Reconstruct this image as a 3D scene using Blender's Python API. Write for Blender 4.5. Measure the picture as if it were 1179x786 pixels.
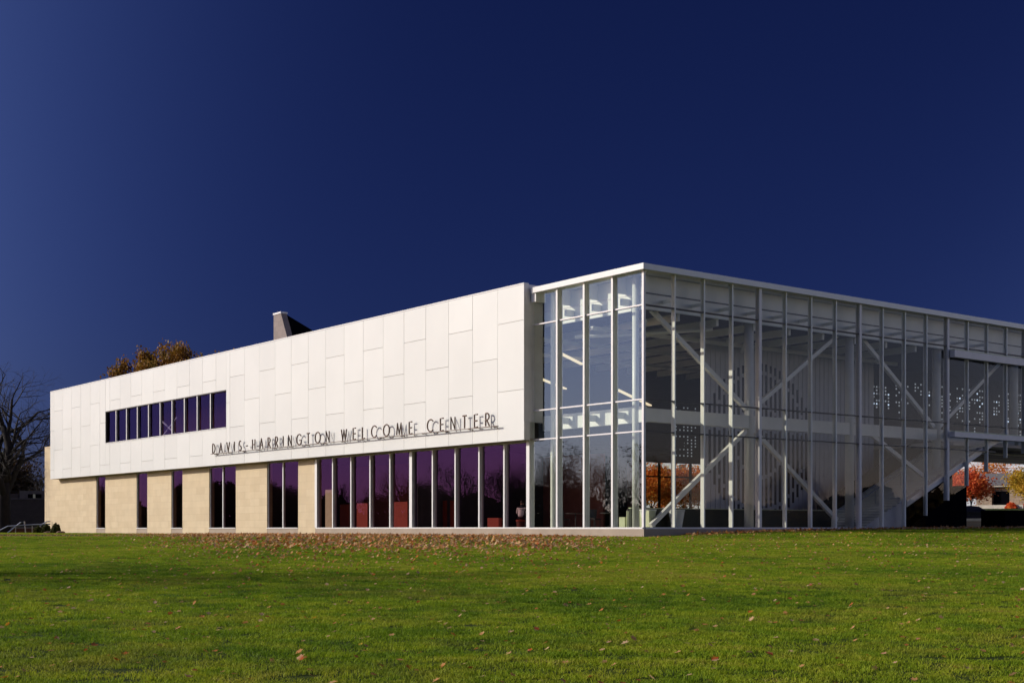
import bpy, math, random
import numpy as np
from mathutils import Vector, Matrix
S = bpy.context.scene
for o in list(bpy.data.objects): bpy.data.objects.remove(o)
COL = S.collection
rad = math.radians

# ------------------------------------------------------------------ camera
YAW = 0.9127
CAMP = (43.295, -40.665, 0.36)
RT = np.array([math.cos(YAW), math.sin(YAW)]); FW = np.array([-math.sin(YAW), math.cos(YAW)])
cam = bpy.data.cameras.new('camera'); co = bpy.data.objects.new('camera', cam); COL.objects.link(co)
co.location = CAMP; co.rotation_euler = (rad(90), 0, YAW)
cam.sensor_width = 36; cam.lens = 48.09; cam.shift_y = 0.1828
cam.clip_start = 0.1; cam.clip_end = 6000
S.camera = co
# ------------------------------------------------------------------ light
SUN_T, SUN_E = rad(38), rad(22)
SUND = Vector((-math.sin(SUN_T)*math.cos(SUN_E), -math.cos(SUN_T)*math.cos(SUN_E), math.sin(SUN_E)))
W = bpy.data.worlds.new('World'); S.world = W; W.use_nodes = True
nt = W.node_tree; nt.nodes.clear(); N = nt.nodes.new; L = nt.links.new
sky = N('ShaderNodeTexSky'); sky.sky_type = 'NISHITA'; sky.sun_disc = False
sky.sun_elevation = SUN_E; sky.sun_rotation = math.atan2(SUND.x, SUND.y)
sky.altitude = 300; sky.air_density = 1.0; sky.dust_density = 0.35; sky.ozone_density = 2.2
# clear-sky polarisation band (darkest 90 degrees from the sun), as a polarising filter records it
tc = N('ShaderNodeTexCoord')
nrm = N('ShaderNodeVectorMath'); nrm.operation = 'NORMALIZE'; L(tc.outputs['Generated'], nrm.inputs[0])
dot = N('ShaderNodeVectorMath'); dot.operation = 'DOT_PRODUCT'; L(nrm.outputs[0], dot.inputs[0]); dot.inputs[1].default_value = SUND
def wm(op, a, b=None):
    m = N('ShaderNodeMath'); m.operation = op
    for i, v in enumerate((a, b)):
        if v is None: continue
        if isinstance(v, (int, float)): m.inputs[i].default_value = v
        else: L(v, m.inputs[i])
    return m.outputs[0]
g2 = wm('MULTIPLY', dot.outputs['Value'], dot.outputs['Value'])
dop = wm('DIVIDE', wm('SUBTRACT', 1.0, g2), wm('ADD', 1.0, g2))
POL = 0.965
fac = wm('SUBTRACT', 1.0, wm('MULTIPLY', wm('SUBTRACT', 1.0, wm('POWER', wm('SUBTRACT', 1.0, dop), 2.2)), POL))
tint = N('ShaderNodeMix'); tint.data_type = 'RGBA'; tint.blend_type = 'MULTIPLY'; tint.inputs[0].default_value = 1
L(sky.outputs[0], tint.inputs[6])
cmb = N('ShaderNodeCombineColor')
L(wm('MULTIPLY', wm('POWER', fac, 1.27), 1.38), cmb.inputs[0]); L(wm('MULTIPLY', wm('POWER', fac, 1.10), 0.98), cmb.inputs[1]); L(wm('MULTIPLY', wm('POWER', fac, 0.72), .88), cmb.inputs[2])
L(cmb.outputs[0], tint.inputs[7])
bg = N('ShaderNodeBackground'); bg.inputs[1].default_value = 0.14; L(tint.outputs[2], bg.inputs[0])
out = N('ShaderNodeOutputWorld'); L(bg.outputs[0], out.inputs[0])
sl = bpy.data.lights.new('sun', 'SUN'); sl.energy = 2.05; sl.angle = rad(0.53); sl.color = (1.0, 0.94, 0.84)
so = bpy.data.objects.new('sun', sl); COL.objects.link(so)
so.rotation_euler = SUND.to_track_quat('Z', 'Y').to_euler(); so.location = SUND*60
S.view_settings.view_transform = 'Standard'; S.view_settings.look = 'None'
S.view_settings.exposure = 0.83; S.view_settings.gamma = 1; S.view_settings.use_curve_mapping = False
S.render.engine = 'CYCLES'
S.cycles.max_bounces = 10; S.cycles.transparent_max_bounces = 24; S.cycles.caustics_reflective = False; S.cycles.caustics_refractive = False

# ------------------------------------------------------------------ helpers
def ss(a, b, x):
    t = min(1, max(0, (x-a)/(b-a))); return t*t*(3-2*t)
def camrf(x, y):
    q = np.array([x-CAMP[0], y-CAMP[1]]); return float(q@RT), float(q@FW)
def at(px, Y):
    """world x, y of a spot at distance Y along a bearing"""
    p = np.array(CAMP[:2]) + Y*((px-589.5)/1574.8*RT + FW); return float(p[0]), float(p[1])
def ground(x, y):
    r, f = camrf(x, y)
    z = -1.14*(1-f/57.0) if f < 57 else 0.0
    z = max(z, -2.2)
    if r > -6 and f > 95: z += 2.9*ss(88, 175, f)*ss(-6, 12, r)
    if x > -1 and y > 0:
        w = math.exp(-(max(0, x-2.0)/9.0)**2)
        z += 0.40*(1-math.exp(-y/10.0))*w*min(1, (f-30)/25 if f > 30 else 0)
    z += 0.025*math.sin(x*.31+.5)*math.cos(y*.27)*min(1, max(0, (55-f)/10))
    return z
def tag(o, label=None, cat=None, group=None, kind=None):
    if label: o['label'] = label
    if cat: o['category'] = cat
    if group: o['group'] = group
    if kind: o['kind'] = kind
    return o
def thing(name, label, cat, loc=(0, 0, 0), rz=0, group=None):
    o = bpy.data.objects.new(name, None); COL.objects.link(o)
    o.empty_display_size = .3; o.location = loc; o.rotation_euler = (0, 0, rz)
    return tag(o, label, cat, group)
def copy_tree(o, parent=None):
    c = o.copy(); COL.objects.link(c)
    if parent: c.parent = parent
    for ch in list(o.children): copy_tree(ch, c)
    return c
class MB:
    def __init__(s): s.v = []; s.f = []
    def poly(s, pts):
        n = len(s.v); s.v += [tuple(p) for p in pts]; s.f.append(tuple(range(n, n+len(pts)))); return s
    def box(s, x0, x1, y0, y1, z0, z1):
        n = len(s.v)
        s.v += [(x0, y0, z0), (x1, y0, z0), (x1, y1, z0), (x0, y1, z0), (x0, y0, z1), (x1, y0, z1), (x1, y1, z1), (x0, y1, z1)]
        s.f += [tuple(n+i for i in q) for q in ((0, 3, 2, 1), (4, 5, 6, 7), (0, 1, 5, 4), (1, 2, 6, 5), (2, 3, 7, 6), (3, 0, 4, 7))]
        return s
    def prism(s, a, b):
        """two matching outlines joined into a solid"""
        n = len(s.v); k = len(a); s.v += [tuple(p) for p in a]+[tuple(p) for p in b]
        s.f.append(tuple(range(n+k-1, n-1, -1))); s.f.append(tuple(range(n+k, n+2*k)))
        for i in range(k):
            j = (i+1) % k; s.f.append((n+i, n+j, n+k+j, n+k+i))
        return s
    def tube(s, pts, rs, sides=8, cap=True):
        pts = [Vector(p) for p in pts]
        if not hasattr(rs, '__len__'): rs = [rs]*len(pts)
        n0 = len(s.v); up = None
        for i, p in enumerate(pts):
            d = (pts[min(i+1, len(pts)-1)]-pts[max(i-1, 0)])
            if d.length < 1e-9: d = Vector((0, 0, 1))
            d.normalize()
            if up is None:
                up = Vector((0, 0, 1)) if abs(d.z) < .9 else Vector((1, 0, 0))
            u = (up - d*up.dot(d))
            if u.length < 1e-6: u = d.orthogonal()
            u.normalize(); up = u; w = d.cross(u)
            for k in range(sides):
                a = 2*math.pi*k/sides
                s.v.append(tuple(p+(u*math.cos(a)+w*math.sin(a))*rs[i]))
        for i in range(len(pts)-1):
            for k in range(sides):
                a = n0+i*sides+k; b = n0+i*sides+(k+1) % sides
                s.f.append((a, b, b+sides, a+sides))
        if cap:
            s.f.append(tuple(n0+k for k in range(sides-1, -1, -1)))
            e = n0+(len(pts)-1)*sides; s.f.append(tuple(e+k for k in range(sides)))
        return s
    def lathe(s, cx, cy, prof, sides=20):
        n0 = len(s.v)
        for r, z in prof:
            for k in range(sides):
                a = 2*math.pi*k/sides; s.v.append((cx+r*math.cos(a), cy+r*math.sin(a), z))
        for i in range(len(prof)-1):
            for k in range(sides):
                a = n0+i*sides+k; b = n0+i*sides+(k+1) % sides
                s.f.append((a, b, b+sides, a+sides))
        s.f.append(tuple(n0+k for k in range(sides-1, -1, -1)))
        e = n0+(len(prof)-1)*sides; s.f.append(tuple(e+k for k in range(sides)))
        return s
    def build(s, name, mat, parent=None, smooth=False, bevel=0):
        me = bpy.data.meshes.new(name); me.from_pydata(s.v, [], s.f); me.update()
        me.materials.append(mat)
        if smooth: me.polygons.foreach_set('use_smooth', [True]*len(me.polygons))
        o = bpy.data.objects.new(name, me); COL.objects.link(o)
        if parent: o.parent = parent
        if bevel:
            b = o.modifiers.new('bevel', 'BEVEL'); b.width = bevel; b.segments = 2; b.limit_method = 'ANGLE'
        return o
def np_mesh(name, V, F, mat, parent=None):
    """numpy vertices and equal-size faces"""
    me = bpy.data.meshes.new(name); k = F.shape[1]
    me.vertices.add(len(V)); me.vertices.foreach_set('co', V.astype(np.float32).ravel())
    me.loops.add(F.size); me.loops.foreach_set('vertex_index', F.astype(np.int32).ravel())
    me.polygons.add(len(F)); me.polygons.foreach_set('loop_start', np.arange(0, F.size, k, dtype=np.int32))
    me.update(); me.validate(); me.materials.append(mat)
    o = bpy.data.objects.new(name, me); COL.objects.link(o)
    if parent: o.parent = parent
    return o

# ------------------------------------------------------------------ materials
def mat(name, col, rough=.6, metal=0, var=.12, scale=3.0, bump=0, bscale=40, spec=.4, isl=0, emit=None):
    m = bpy.data.materials.new(name); m.use_nodes = True; t = m.node_tree; b = t.nodes['Principled BSDF']
    b.inputs['Roughness'].default_value = rough; b.inputs['Metallic'].default_value = metal
    b.inputs['Specular IOR Level'].default_value = spec
    tcn = t.nodes.new('ShaderNodeTexCoord'); nz = t.nodes.new('ShaderNodeTexNoise')
    nz.inputs['Scale'].default_value = scale; nz.inputs['Detail'].default_value = 6
    t.links.new(tcn.outputs['Object'], nz.inputs['Vector'])
    mr = t.nodes.new('ShaderNodeMapRange'); mr.inputs[1].default_value = .3; mr.inputs[2].default_value = .7
    mr.inputs[3].default_value = 1-var; mr.inputs[4].default_value = 1+var
    t.links.new(nz.outputs[0], mr.inputs[0])
    last = mr.outputs[0]
    if isl:
        ge = t.nodes.new('ShaderNodeNewGeometry'); m2 = t.nodes.new('ShaderNodeMapRange')
        m2.inputs[3].default_value = 1-isl; m2.inputs[4].default_value = 1+isl
        t.links.new(ge.outputs['Random Per Island'], m2.inputs[0])
        mm = t.nodes.new('ShaderNodeMath'); mm.operation = 'MULTIPLY'
        t.links.new(last, mm.inputs[0]); t.links.new(m2.outputs[0], mm.inputs[1]); last = mm.outputs[0]
    vm = t.nodes.new('ShaderNodeVectorMath'); vm.operation = 'SCALE'; vm.inputs[0].default_value = col[:3]
    t.links.new(last, vm.inputs['Scale']); t.links.new(vm.outputs[0], b.inputs['Base Color'])
    if bump:
        n2 = t.nodes.new('ShaderNodeTexNoise'); n2.inputs['Scale'].default_value = bscale; n2.inputs['Detail'].default_value = 8
        t.links.new(tcn.outputs['Object'], n2.inputs['Vector'])
        bp = t.nodes.new('ShaderNodeBump'); bp.inputs['Strength'].default_value = bump; bp.inputs['Distance'].default_value = .02
        t.links.new(n2.outputs[0], bp.inputs['Height']); t.links.new(bp.outputs[0], b.inputs['Normal'])
    if emit:
        b.inputs['Emission Color'].default_value = (*emit[0], 1); b.inputs['Emission Strength'].default_value = emit[1]
    return m
def ramp_leaf(name, cols, transl=.25, rough=.6, scale=.35):
    """foliage: each leaf takes its own colour from a ramp; clumps shift it"""
    m = bpy.data.materials.new(name); m.use_nodes = True; t = m.node_tree; b = t.nodes['Principled BSDF']
    b.inputs['Roughness'].default_value = rough; b.inputs['Specular IOR Level'].default_value = .2
    ge = t.nodes.new('ShaderNodeNewGeometry'); nz = t.nodes.new('ShaderNodeTexNoise'); nz.inputs['Scale'].default_value = scale
    nz.inputs['Detail'].default_value = 2
    tcn = t.nodes.new('ShaderNodeTexCoord'); t.links.new(tcn.outputs['Object'], nz.inputs['Vector'])
    a = t.nodes.new('ShaderNodeMath'); a.operation = 'MULTIPLY_ADD'; a.inputs[1].default_value = .45
    t.links.new(ge.outputs['Random Per Island'], a.inputs[0])
    a2 = t.nodes.new('ShaderNodeMapRange'); a2.inputs[1].default_value = .3; a2.inputs[2].default_value = .7; a2.inputs[4].default_value = .6
    t.links.new(nz.outputs[0], a2.inputs[0]); t.links.new(a2.outputs[0], a.inputs[2])
    cr = t.nodes.new('ShaderNodeValToRGB'); e = cr.color_ramp.elements
    while len(e) < len(cols): e.new(.5)
    for i, c in enumerate(cols): e[i].position = i/(len(cols)-1); e[i].color = (*c, 1)
    t.links.new(a.outputs[0], cr.inputs[0]); t.links.new(cr.outputs[0], b.inputs['Base Color'])
    tr = t.nodes.new('ShaderNodeBsdfTranslucent'); t.links.new(cr.outputs[0], tr.inputs[0])
    mx = t.nodes.new('ShaderNodeMixShader'); mx.inputs[0].default_value = transl
    t.links.new(b.outputs[0], mx.inputs[1]); t.links.new(tr.outputs[0], mx.inputs[2])
    t.links.new(mx.outputs[0], t.nodes['Material Output'].inputs[0])
    return m
def glass(name, tint, refl, base=.05, k=.8, rough=.0):
    m = bpy.data.materials.new(name); m.use_nodes = True; t = m.node_tree; t.nodes.remove(t.nodes['Principled BSDF'])
    lw = t.nodes.new('ShaderNodeLayerWeight'); lw.inputs[0].default_value = .5
    p = t.nodes.new('ShaderNodeMath'); p.operation = 'POWER'; p.inputs[1].default_value = 4.0
    t.links.new(lw.outputs['Facing'], p.inputs[0])
    q = t.nodes.new('ShaderNodeMath'); q.operation = 'MULTIPLY_ADD'; q.inputs[1].default_value = k; q.inputs[2].default_value = base
    q.use_clamp = True; t.links.new(p.outputs[0], q.inputs[0])
    tr = t.nodes.new('ShaderNodeBsdfTransparent'); tr.inputs[0].default_value = (*tint, 1)
    gl = t.nodes.new('ShaderNodeBsdfGlossy'); gl.inputs[0].default_value = (*refl, 1); gl.inputs['Roughness'].default_value = rough
    # panes are never perfectly flat
    tcn = t.nodes.new('ShaderNodeTexCoord'); nz = t.nodes.new('ShaderNodeTexNoise'); nz.inputs['Scale'].default_value = .9; nz.inputs['Detail'].default_value = 1
    t.links.new(tcn.outputs['Object'], nz.inputs['Vector'])
    bp = t.nodes.new('ShaderNodeBump'); bp.inputs['Strength'].default_value = .05; bp.inputs['Distance'].default_value = .0035
    t.links.new(nz.outputs[0], bp.inputs['Height']); t.links.new(bp.outputs[0], gl.inputs['Normal'])
    mx = t.nodes.new('ShaderNodeMixShader'); t.links.new(q.outputs[0], mx.inputs[0])
    t.links.new(tr.outputs[0], mx.inputs[1]); t.links.new(gl.outputs[0], mx.inputs[2])
    t.links.new(mx.outputs[0], t.nodes['Material Output'].inputs[0])
    return m
def blocks(name, c1, c2, mortar, bw, bh, ms=.006, rough=.8):
    """coursed ashlar on a wall facing -y"""
    m = bpy.data.materials.new(name); m.use_nodes = True; t = m.node_tree; b = t.nodes['Principled BSDF']
    b.inputs['Roughness'].default_value = rough; b.inputs['Specular IOR Level'].default_value = .25
    tcn = t.nodes.new('ShaderNodeTexCoord'); sp = t.nodes.new('ShaderNodeSeparateXYZ'); cb = t.nodes.new('ShaderNodeCombineXYZ')
    t.links.new(tcn.outputs['Object'], sp.inputs[0])
    ad = t.nodes.new('ShaderNodeMath'); ad.operation = 'ADD'
    t.links.new(sp.outputs[0], ad.inputs[0]); t.links.new(sp.outputs[1], ad.inputs[1])
    t.links.new(ad.outputs[0], cb.inputs[0]); t.links.new(sp.outputs[2], cb.inputs[1])
    br = t.nodes.new('ShaderNodeTexBrick'); br.inputs['Scale'].default_value = 1
    br.inputs['Brick Width'].default_value = bw; br.inputs['Row Height'].default_value = bh; br.inputs['Mortar Size'].default_value = ms
    br.inputs['Color1'].default_value = (*c1, 1); br.inputs['Color2'].default_value = (*c2, 1); br.inputs['Mortar'].default_value = (*mortar, 1)
    t.links.new(cb.outputs[0], br.inputs['Vector'])
    nz = t.nodes.new('ShaderNodeTexNoise'); nz.inputs['Scale'].default_value = 1.3; nz.inputs['Detail'].default_value = 8
    t.links.new(tcn.outputs['Object'], nz.inputs['Vector'])
    mr = t.nodes.new('ShaderNodeMapRange'); mr.inputs[1].default_value = .3; mr.inputs[2].default_value = .7; mr.inputs[3].default_value = .95; mr.inputs[4].default_value = 1.05
    t.links.new(nz.outputs[0], mr.inputs[0])
    vm = t.nodes.new('ShaderNodeVectorMath'); vm.operation = 'SCALE'
    t.links.new(br.outputs[0], vm.inputs[0]); t.links.new(mr.outputs[0], vm.inputs['Scale']); t.links.new(vm.outputs[0], b.inputs['Base Color'])
    bp = t.nodes.new('ShaderNodeBump'); bp.inputs['Strength'].default_value = .15; bp.inputs['Distance'].default_value = .004
    t.links.new(nz.outputs[0], bp.inputs['Height']); t.links.new(bp.outputs[0], b.inputs['Normal'])
    return m
M_white = mat('white_panel', (.655, .655, .615), .38, 0, .03, .35, isl=.03, spec=.5)
M_seam = mat('panel_backing', (.42, .36, .30), .8)
M_frame = mat('white_aluminium', (.74, .725, .70), .35, 0, .03, 2)
M_steel = mat('white_steel', (.83, .83, .78), .4, 0, .04, 2)
M_grey = mat('grey_metal', (.74, .70, .69), .45, 0, .05, 2)
M_dark = mat('dark_frame', (.05, .045, .045), .5, 0, .1, 2)
M_black = mat('black_panel', (.004, .004, .006), .6, 0, .2, 1, spec=0)
M_stone = blocks('limestone_blocks', (.63, .51, .335), (.58, .46, .295), (.50, .39, .25), 1.35, .46, .008)
M_conc = mat('concrete_sill', (.36, .285, .215), .8, 0, .10, 1.2, bump=.3)
M_roof = mat('roof_membrane', (.35, .34, .33), .9)
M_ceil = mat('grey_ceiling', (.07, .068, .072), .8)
M_floor = mat('pale_floor', (.50, .48, .44), .5, 0, .08, 1)
M_int = mat('dark_brown_wall', (.30, .11, .085), .8)
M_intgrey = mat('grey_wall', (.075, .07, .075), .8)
M_red = mat('red_partition', (.30, .045, .022), .7, 0, .08, 2)
M_pale = mat('pale_green_panel', (.62, .64, .42), .6)
M_screen = mat('pale_grey_screen', (.62, .61, .64), .5, 0, .05, 2)
M_slot = mat('slot_backing_blue', (.008, .010, .035), .5)
M_light = mat('lit_strip', (.9, .85, .7), .5, emit=((1, .82, .55), .55))
M_dot = mat('daylight_dot', (.8, .85, .9), .5, emit=((.75, .85, 1), .13))  # self-glowing colour stands in for daylight seen through small holes
M_sign = mat('bronze_sign_metal', (.13, .085, .065), .45, .3, .1, 3)
M_bark = mat('grey_brown_bark', (.022, .017, .015), .9, 0, .25, 3, bump=.5, bscale=14)
M_soffit = mat('olive_soffit', (.10, .105, .06), .7)
M_pave = mat('concrete_paving', (.36, .34, .33), .85, 0, .1, .8, bump=.2)
M_asph = mat('asphalt', (.055, .055, .058), .9, 0, .15, 1.5, bump=.4)
M_curb = mat('pale_kerb', (.62, .56, .46), .8)
M_brownwall = mat('dark_brown_brick', (.040, .030, .029), .85, 0, .18, 2)
M_rail = mat('galvanised_rail', (.38, .38, .42), .35, .6, .05, 4)
M_carpaint = mat('black_car_paint', (.012, .013, .02), .18, .1, .03, 2, spec=.6)
M_tyre = mat('tyre_rubber', (.02, .02, .02), .9)
M_skin = mat('skin', (.5, .32, .22), .6); M_shirt = mat('white_shirt', (.8, .8, .78), .8); M_hair = mat('dark_hair', (.03, .02, .015), .7)
M_trous = mat('dark_trousers', (.03, .03, .04), .9)
G_indigo = glass('indigo_tinted_glass', (.50, .45, .55), (.11, .09, .40), .05, .5)
M_boxleaf = ramp_leaf('shrub_leaf', [(.03, .045, .012), (.07, .08, .02), (.12, .10, .03)])
G_clear = glass('clear_curtain_glass', (.84, .87, .80), (.42, .62, 1.0), .085, .4)
G_side = glass('shaded_curtain_glass', (.84, .83, .80), (.80, .80, .90), .015, .3)
G_purple = glass('purple_tinted_glass', (.62, .50, .50), (.20, .095, .44), .06, .5)

# ------------------------------------------------------------------ ground
def build_ground():
    rs = np.unique(np.concatenate([np.linspace(-1500, -120, 12), np.linspace(-120, 120, 121), np.linspace(120, 1500, 12)]))
    fs = np.unique(np.concatenate([np.linspace(-600, -20, 8), np.linspace(-20, 100, 121), np.linspace(100, 260, 41), np.linspace(260, 2600, 16)]))
    V = []
    for f in fs:
        for r in rs:
            p = np.array(CAMP[:2])+r*RT+f*FW; V.append((p[0], p[1], ground(p[0], p[1])))
    n = len(rs); F = [(j*n+i, j*n+i+1, (j+1)*n+i+1, (j+1)*n+i) for j in range(len(fs)-1) for i in range(n-1)]
    m = bpy.data.materials.new('lawn_soil'); m.use_nodes = True; t = m.node_tree; b = t.nodes['Principled BSDF']
    b.inputs['Roughness'].default_value = 1; b.inputs['Specular IOR Level'].default_value = .1
    tcn = t.nodes.new('ShaderNodeTexCoord'); nz = t.nodes.new('ShaderNodeTexNoise'); nz.inputs['Scale'].default_value = .25; nz.inputs['Detail'].default_value = 8
    t.links.new(tcn.outputs['Object'], nz.inputs['Vector'])
    cr = t.nodes.new('ShaderNodeValToRGB'); cr.color_ramp.elements[0].color = (.025, .045, .006, 1); cr.color_ramp.elements[1].color = (.05, .065, .012, 1)
    t.links.new(nz.outputs[0], cr.inputs[0]); t.links.new(cr.outputs[0], b.inputs['Base Color'])
    o = np_mesh('lawn', np.array(V), np.array(F), m); tag(o, kind='structure')
    o.data.polygons.foreach_set('use_smooth', [True]*len(o.data.polygons))
build_ground()

def grass_material():
    m = bpy.data.materials.new('grass_blades'); m.use_nodes = True; t = m.node_tree; b = t.nodes['Principled BSDF']
    b.inputs['Roughness'].default_value = .65; b.inputs['Specular IOR Level'].default_value = .2
    ge = t.nodes.new('ShaderNodeNewGeometry')
    n1 = t.nodes.new('ShaderNodeTexNoise'); n1.inputs['Scale'].default_value = .16; n1.inputs['Detail'].default_value = 5
    n2 = t.nodes.new('ShaderNodeTexNoise'); n2.inputs['Scale'].default_value = 1.7; n2.inputs['Detail'].default_value = 4
    t.links.new(ge.outputs['Position'], n1.inputs['Vector']); t.links.new(ge.outputs['Position'], n2.inputs['Vector'])
    a = t.nodes.new('ShaderNodeMath'); a.operation = 'MULTIPLY_ADD'; a.inputs[1].default_value = .34
    t.links.new(ge.outputs['Random Per Island'], a.inputs[0])
    c = t.nodes.new('ShaderNodeMath'); c.operation = 'ADD'; t.links.new(n1.outputs[0], c.inputs[0]); t.links.new(n2.outputs[0], c.inputs[1])
    d = t.nodes.new('ShaderNodeMapRange'); d.inputs[1].default_value = .65; d.inputs[2].default_value = 1.35; d.inputs[4].default_value = .66
    d.inputs[1].default_value = .78; d.inputs[2].default_value = 1.22; t.links.new(c.outputs[0], d.inputs[0]); t.links.new(d.outputs[0], a.inputs[2])
    cr = t.nodes.new('ShaderNodeValToRGB'); e = cr.color_ramp.elements
    cols = [(0, (.07, .155, .008)), (.4, (.20, .31, .012)), (.74, (.36, .43, .018)), (.94, (.42, .42, .04)), (1, (.52, .43, .14))]
    while len(e) < len(cols): e.new(.5)
    for i, (p, cc) in enumerate(cols): e[i].position = p; e[i].color = (*cc, 1)
    t.links.new(a.outputs[0], cr.inputs[0])
    n3 = t.nodes.new('ShaderNodeTexNoise'); n3.inputs['Scale'].default_value = .42; n3.inputs['Detail'].default_value = 9; n3.inputs['Roughness'].default_value = .7
    of = t.nodes.new('ShaderNodeVectorMath'); of.operation = 'ADD'; of.inputs[1].default_value = (37, 11, 5)
    t.links.new(ge.outputs['Position'], of.inputs[0]); t.links.new(of.outputs[0], n3.inputs['Vector'])
    dr = t.nodes.new('ShaderNodeMapRange'); dr.inputs[1].default_value = .50; dr.inputs[2].default_value = .72; dr.inputs[4].default_value = .6
    t.links.new(n3.outputs[0], dr.inputs[0])
    dm = t.nodes.new('ShaderNodeMix'); dm.data_type = 'RGBA'; dm.inputs[7].default_value = (.40, .30, .06, 1)
    t.links.new(dr.outputs[0], dm.inputs[0]); t.links.new(cr.outputs[0], dm.inputs[6]); t.links.new(dm.outputs[2], b.inputs['Base Color'])
    tr = t.nodes.new('ShaderNodeBsdfTranslucent'); t.links.new(dm.outputs[2], tr.inputs[0])
    mx = t.nodes.new('ShaderNodeMixShader'); mx.inputs[0].default_value = .4
    t.links.new(b.outputs[0], mx.inputs[1]); t.links.new(tr.outputs[0], mx.inputs[2]); t.links.new(mx.outputs[0], t.nodes['Material Output'].inputs[0])
    return m
def build_grass():
    gm = grass_material(); rng = np.random.default_rng(5)
    size = .6; coll = bpy.data.collections.new('grass_patches')      # never linked to the scene: only instanced as stuff
    for k in range(4):
        n = 950
        x = rng.uniform(-size/2-.03, size/2+.03, n); y = rng.uniform(-size/2-.03, size/2+.03, n)
        cl = np.sin(x*11+k)*np.cos(y*9+k*2)
        h = rng.uniform(.012, .033, n)*(1+.35*cl); w = rng.uniform(.002, .0042, n); a = rng.uniform(0, 2*math.pi, n)
        lx = rng.normal(0, .017, n); ly = rng.normal(0, .017, n)
        ca, sa = np.cos(a)*w, np.sin(a)*w
        z0 = np.full(n, -.012)
        P0 = np.stack([x-ca, y-sa, z0], 1); P1 = np.stack([x+ca, y+sa, z0], 1)
        P2 = np.stack([x+lx*.4+ca*.8, y+ly*.4+sa*.8, h*.6], 1); P3 = np.stack([x+lx*.4-ca*.8, y+ly*.4-sa*.8, h*.6], 1)
        P4 = np.stack([x+lx*1.2+ca*.15, y+ly*1.2+sa*.15, h], 1); P5 = np.stack([x+lx*1.2-ca*.15, y+ly*1.2-sa*.15, h], 1)
        V = np.stack([P0, P1, P2, P3, P4, P5], 1).reshape(-1, 3)
        i = np.arange(n)*6
        F = np.concatenate([np.stack([i, i+1, i+2, i+3], 1), np.stack([i+3, i+2, i+4, i+5], 1)])
        me = np_mesh('grass_patch', V, F, gm); COL.objects.unlink(me); coll.objects.link(me)
    pts = []
    st = .55; prng = random.Random(3)
    Y = 9.0
    while Y < 62:
        half = .40*Y+4.0; n = int(2*half/st)
        for i in range(n):
            r = -half+(i+prng.random()*.5)*st
            p = np.array(CAMP[:2])+r*RT+(Y+prng.uniform(-.15, .15))*FW
            if p[0] < .25 and p[1] > -.25: continue
            pts.append((p[0], p[1], ground(p[0], p[1])))
        Y += st
    # the strip in front of the long stone wall, farther off
    x = -6.0
    while x > -80:
        y = -.5
        while y > -12:
            r, f = camrf(x, y)
            if f >= 61.7: pts.append((x+prng.uniform(-.1, .1), y+prng.uniform(-.1, .1), ground(x, y)))
            y -= .62
        x -= .62
    y = 4
    while y < 52:
        x = .45
        while x < 16:
            r, f = camrf(x, y)
            if f >= 61.7: pts.append((x+prng.uniform(-.1, .1), y+prng.uniform(-.1, .1), ground(x, y)))
            x += .62
        y += .62
    me = bpy.data.meshes.new('grass'); me.from_pydata(pts, [], []); me.materials.append(gm)
    o = bpy.data.objects.new('grass', me); COL.objects.link(o); tag(o, 'short mown green grass covering the lawn', 'grass', kind='stuff')
    ng = bpy.data.node_groups.new('grass_scatter', 'GeometryNodeTree')
    ng.interface.new_socket('Geometry', in_out='INPUT', socket_type='NodeSocketGeometry')
    ng.interface.new_socket('Geometry', in_out='OUTPUT', socket_type='NodeSocketGeometry')
    gi = ng.nodes.new('NodeGroupInput'); go = ng.nodes.new('NodeGroupOutput')
    ci = ng.nodes.new('GeometryNodeCollectionInfo'); ci.inputs[0].default_value = coll; ci.inputs['Separate Children'].default_value = True; ci.inputs['Reset Children'].default_value = True
    ip = ng.nodes.new('GeometryNodeInstanceOnPoints'); ip.inputs['Pick Instance'].default_value = True
    rv = ng.nodes.new('FunctionNodeRandomValue'); rv.data_type = 'FLOAT_VECTOR'; rv.inputs[0].default_value = (-.03, -.03, 0); rv.inputs[1].default_value = (.03, .03, 6.283)
    rs_ = ng.nodes.new('FunctionNodeRandomValue'); rs_.data_type = 'FLOAT'; rs_.inputs[2].default_value = .9; rs_.inputs[3].default_value = 1.25
    ng.links.new(gi.outputs[0], ip.inputs['Points']); ng.links.new(ci.outputs[0], ip.inputs['Instance'])
    ng.links.new(rv.outputs[0], ip.inputs['Rotation']); ng.links.new(rs_.outputs[1], ip.inputs['Scale'])
    ng.links.new(ip.outputs[0], go.inputs[0])
    md = o.modifiers.new('scatter', 'NODES'); md.node_group = ng
build_grass()

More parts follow.
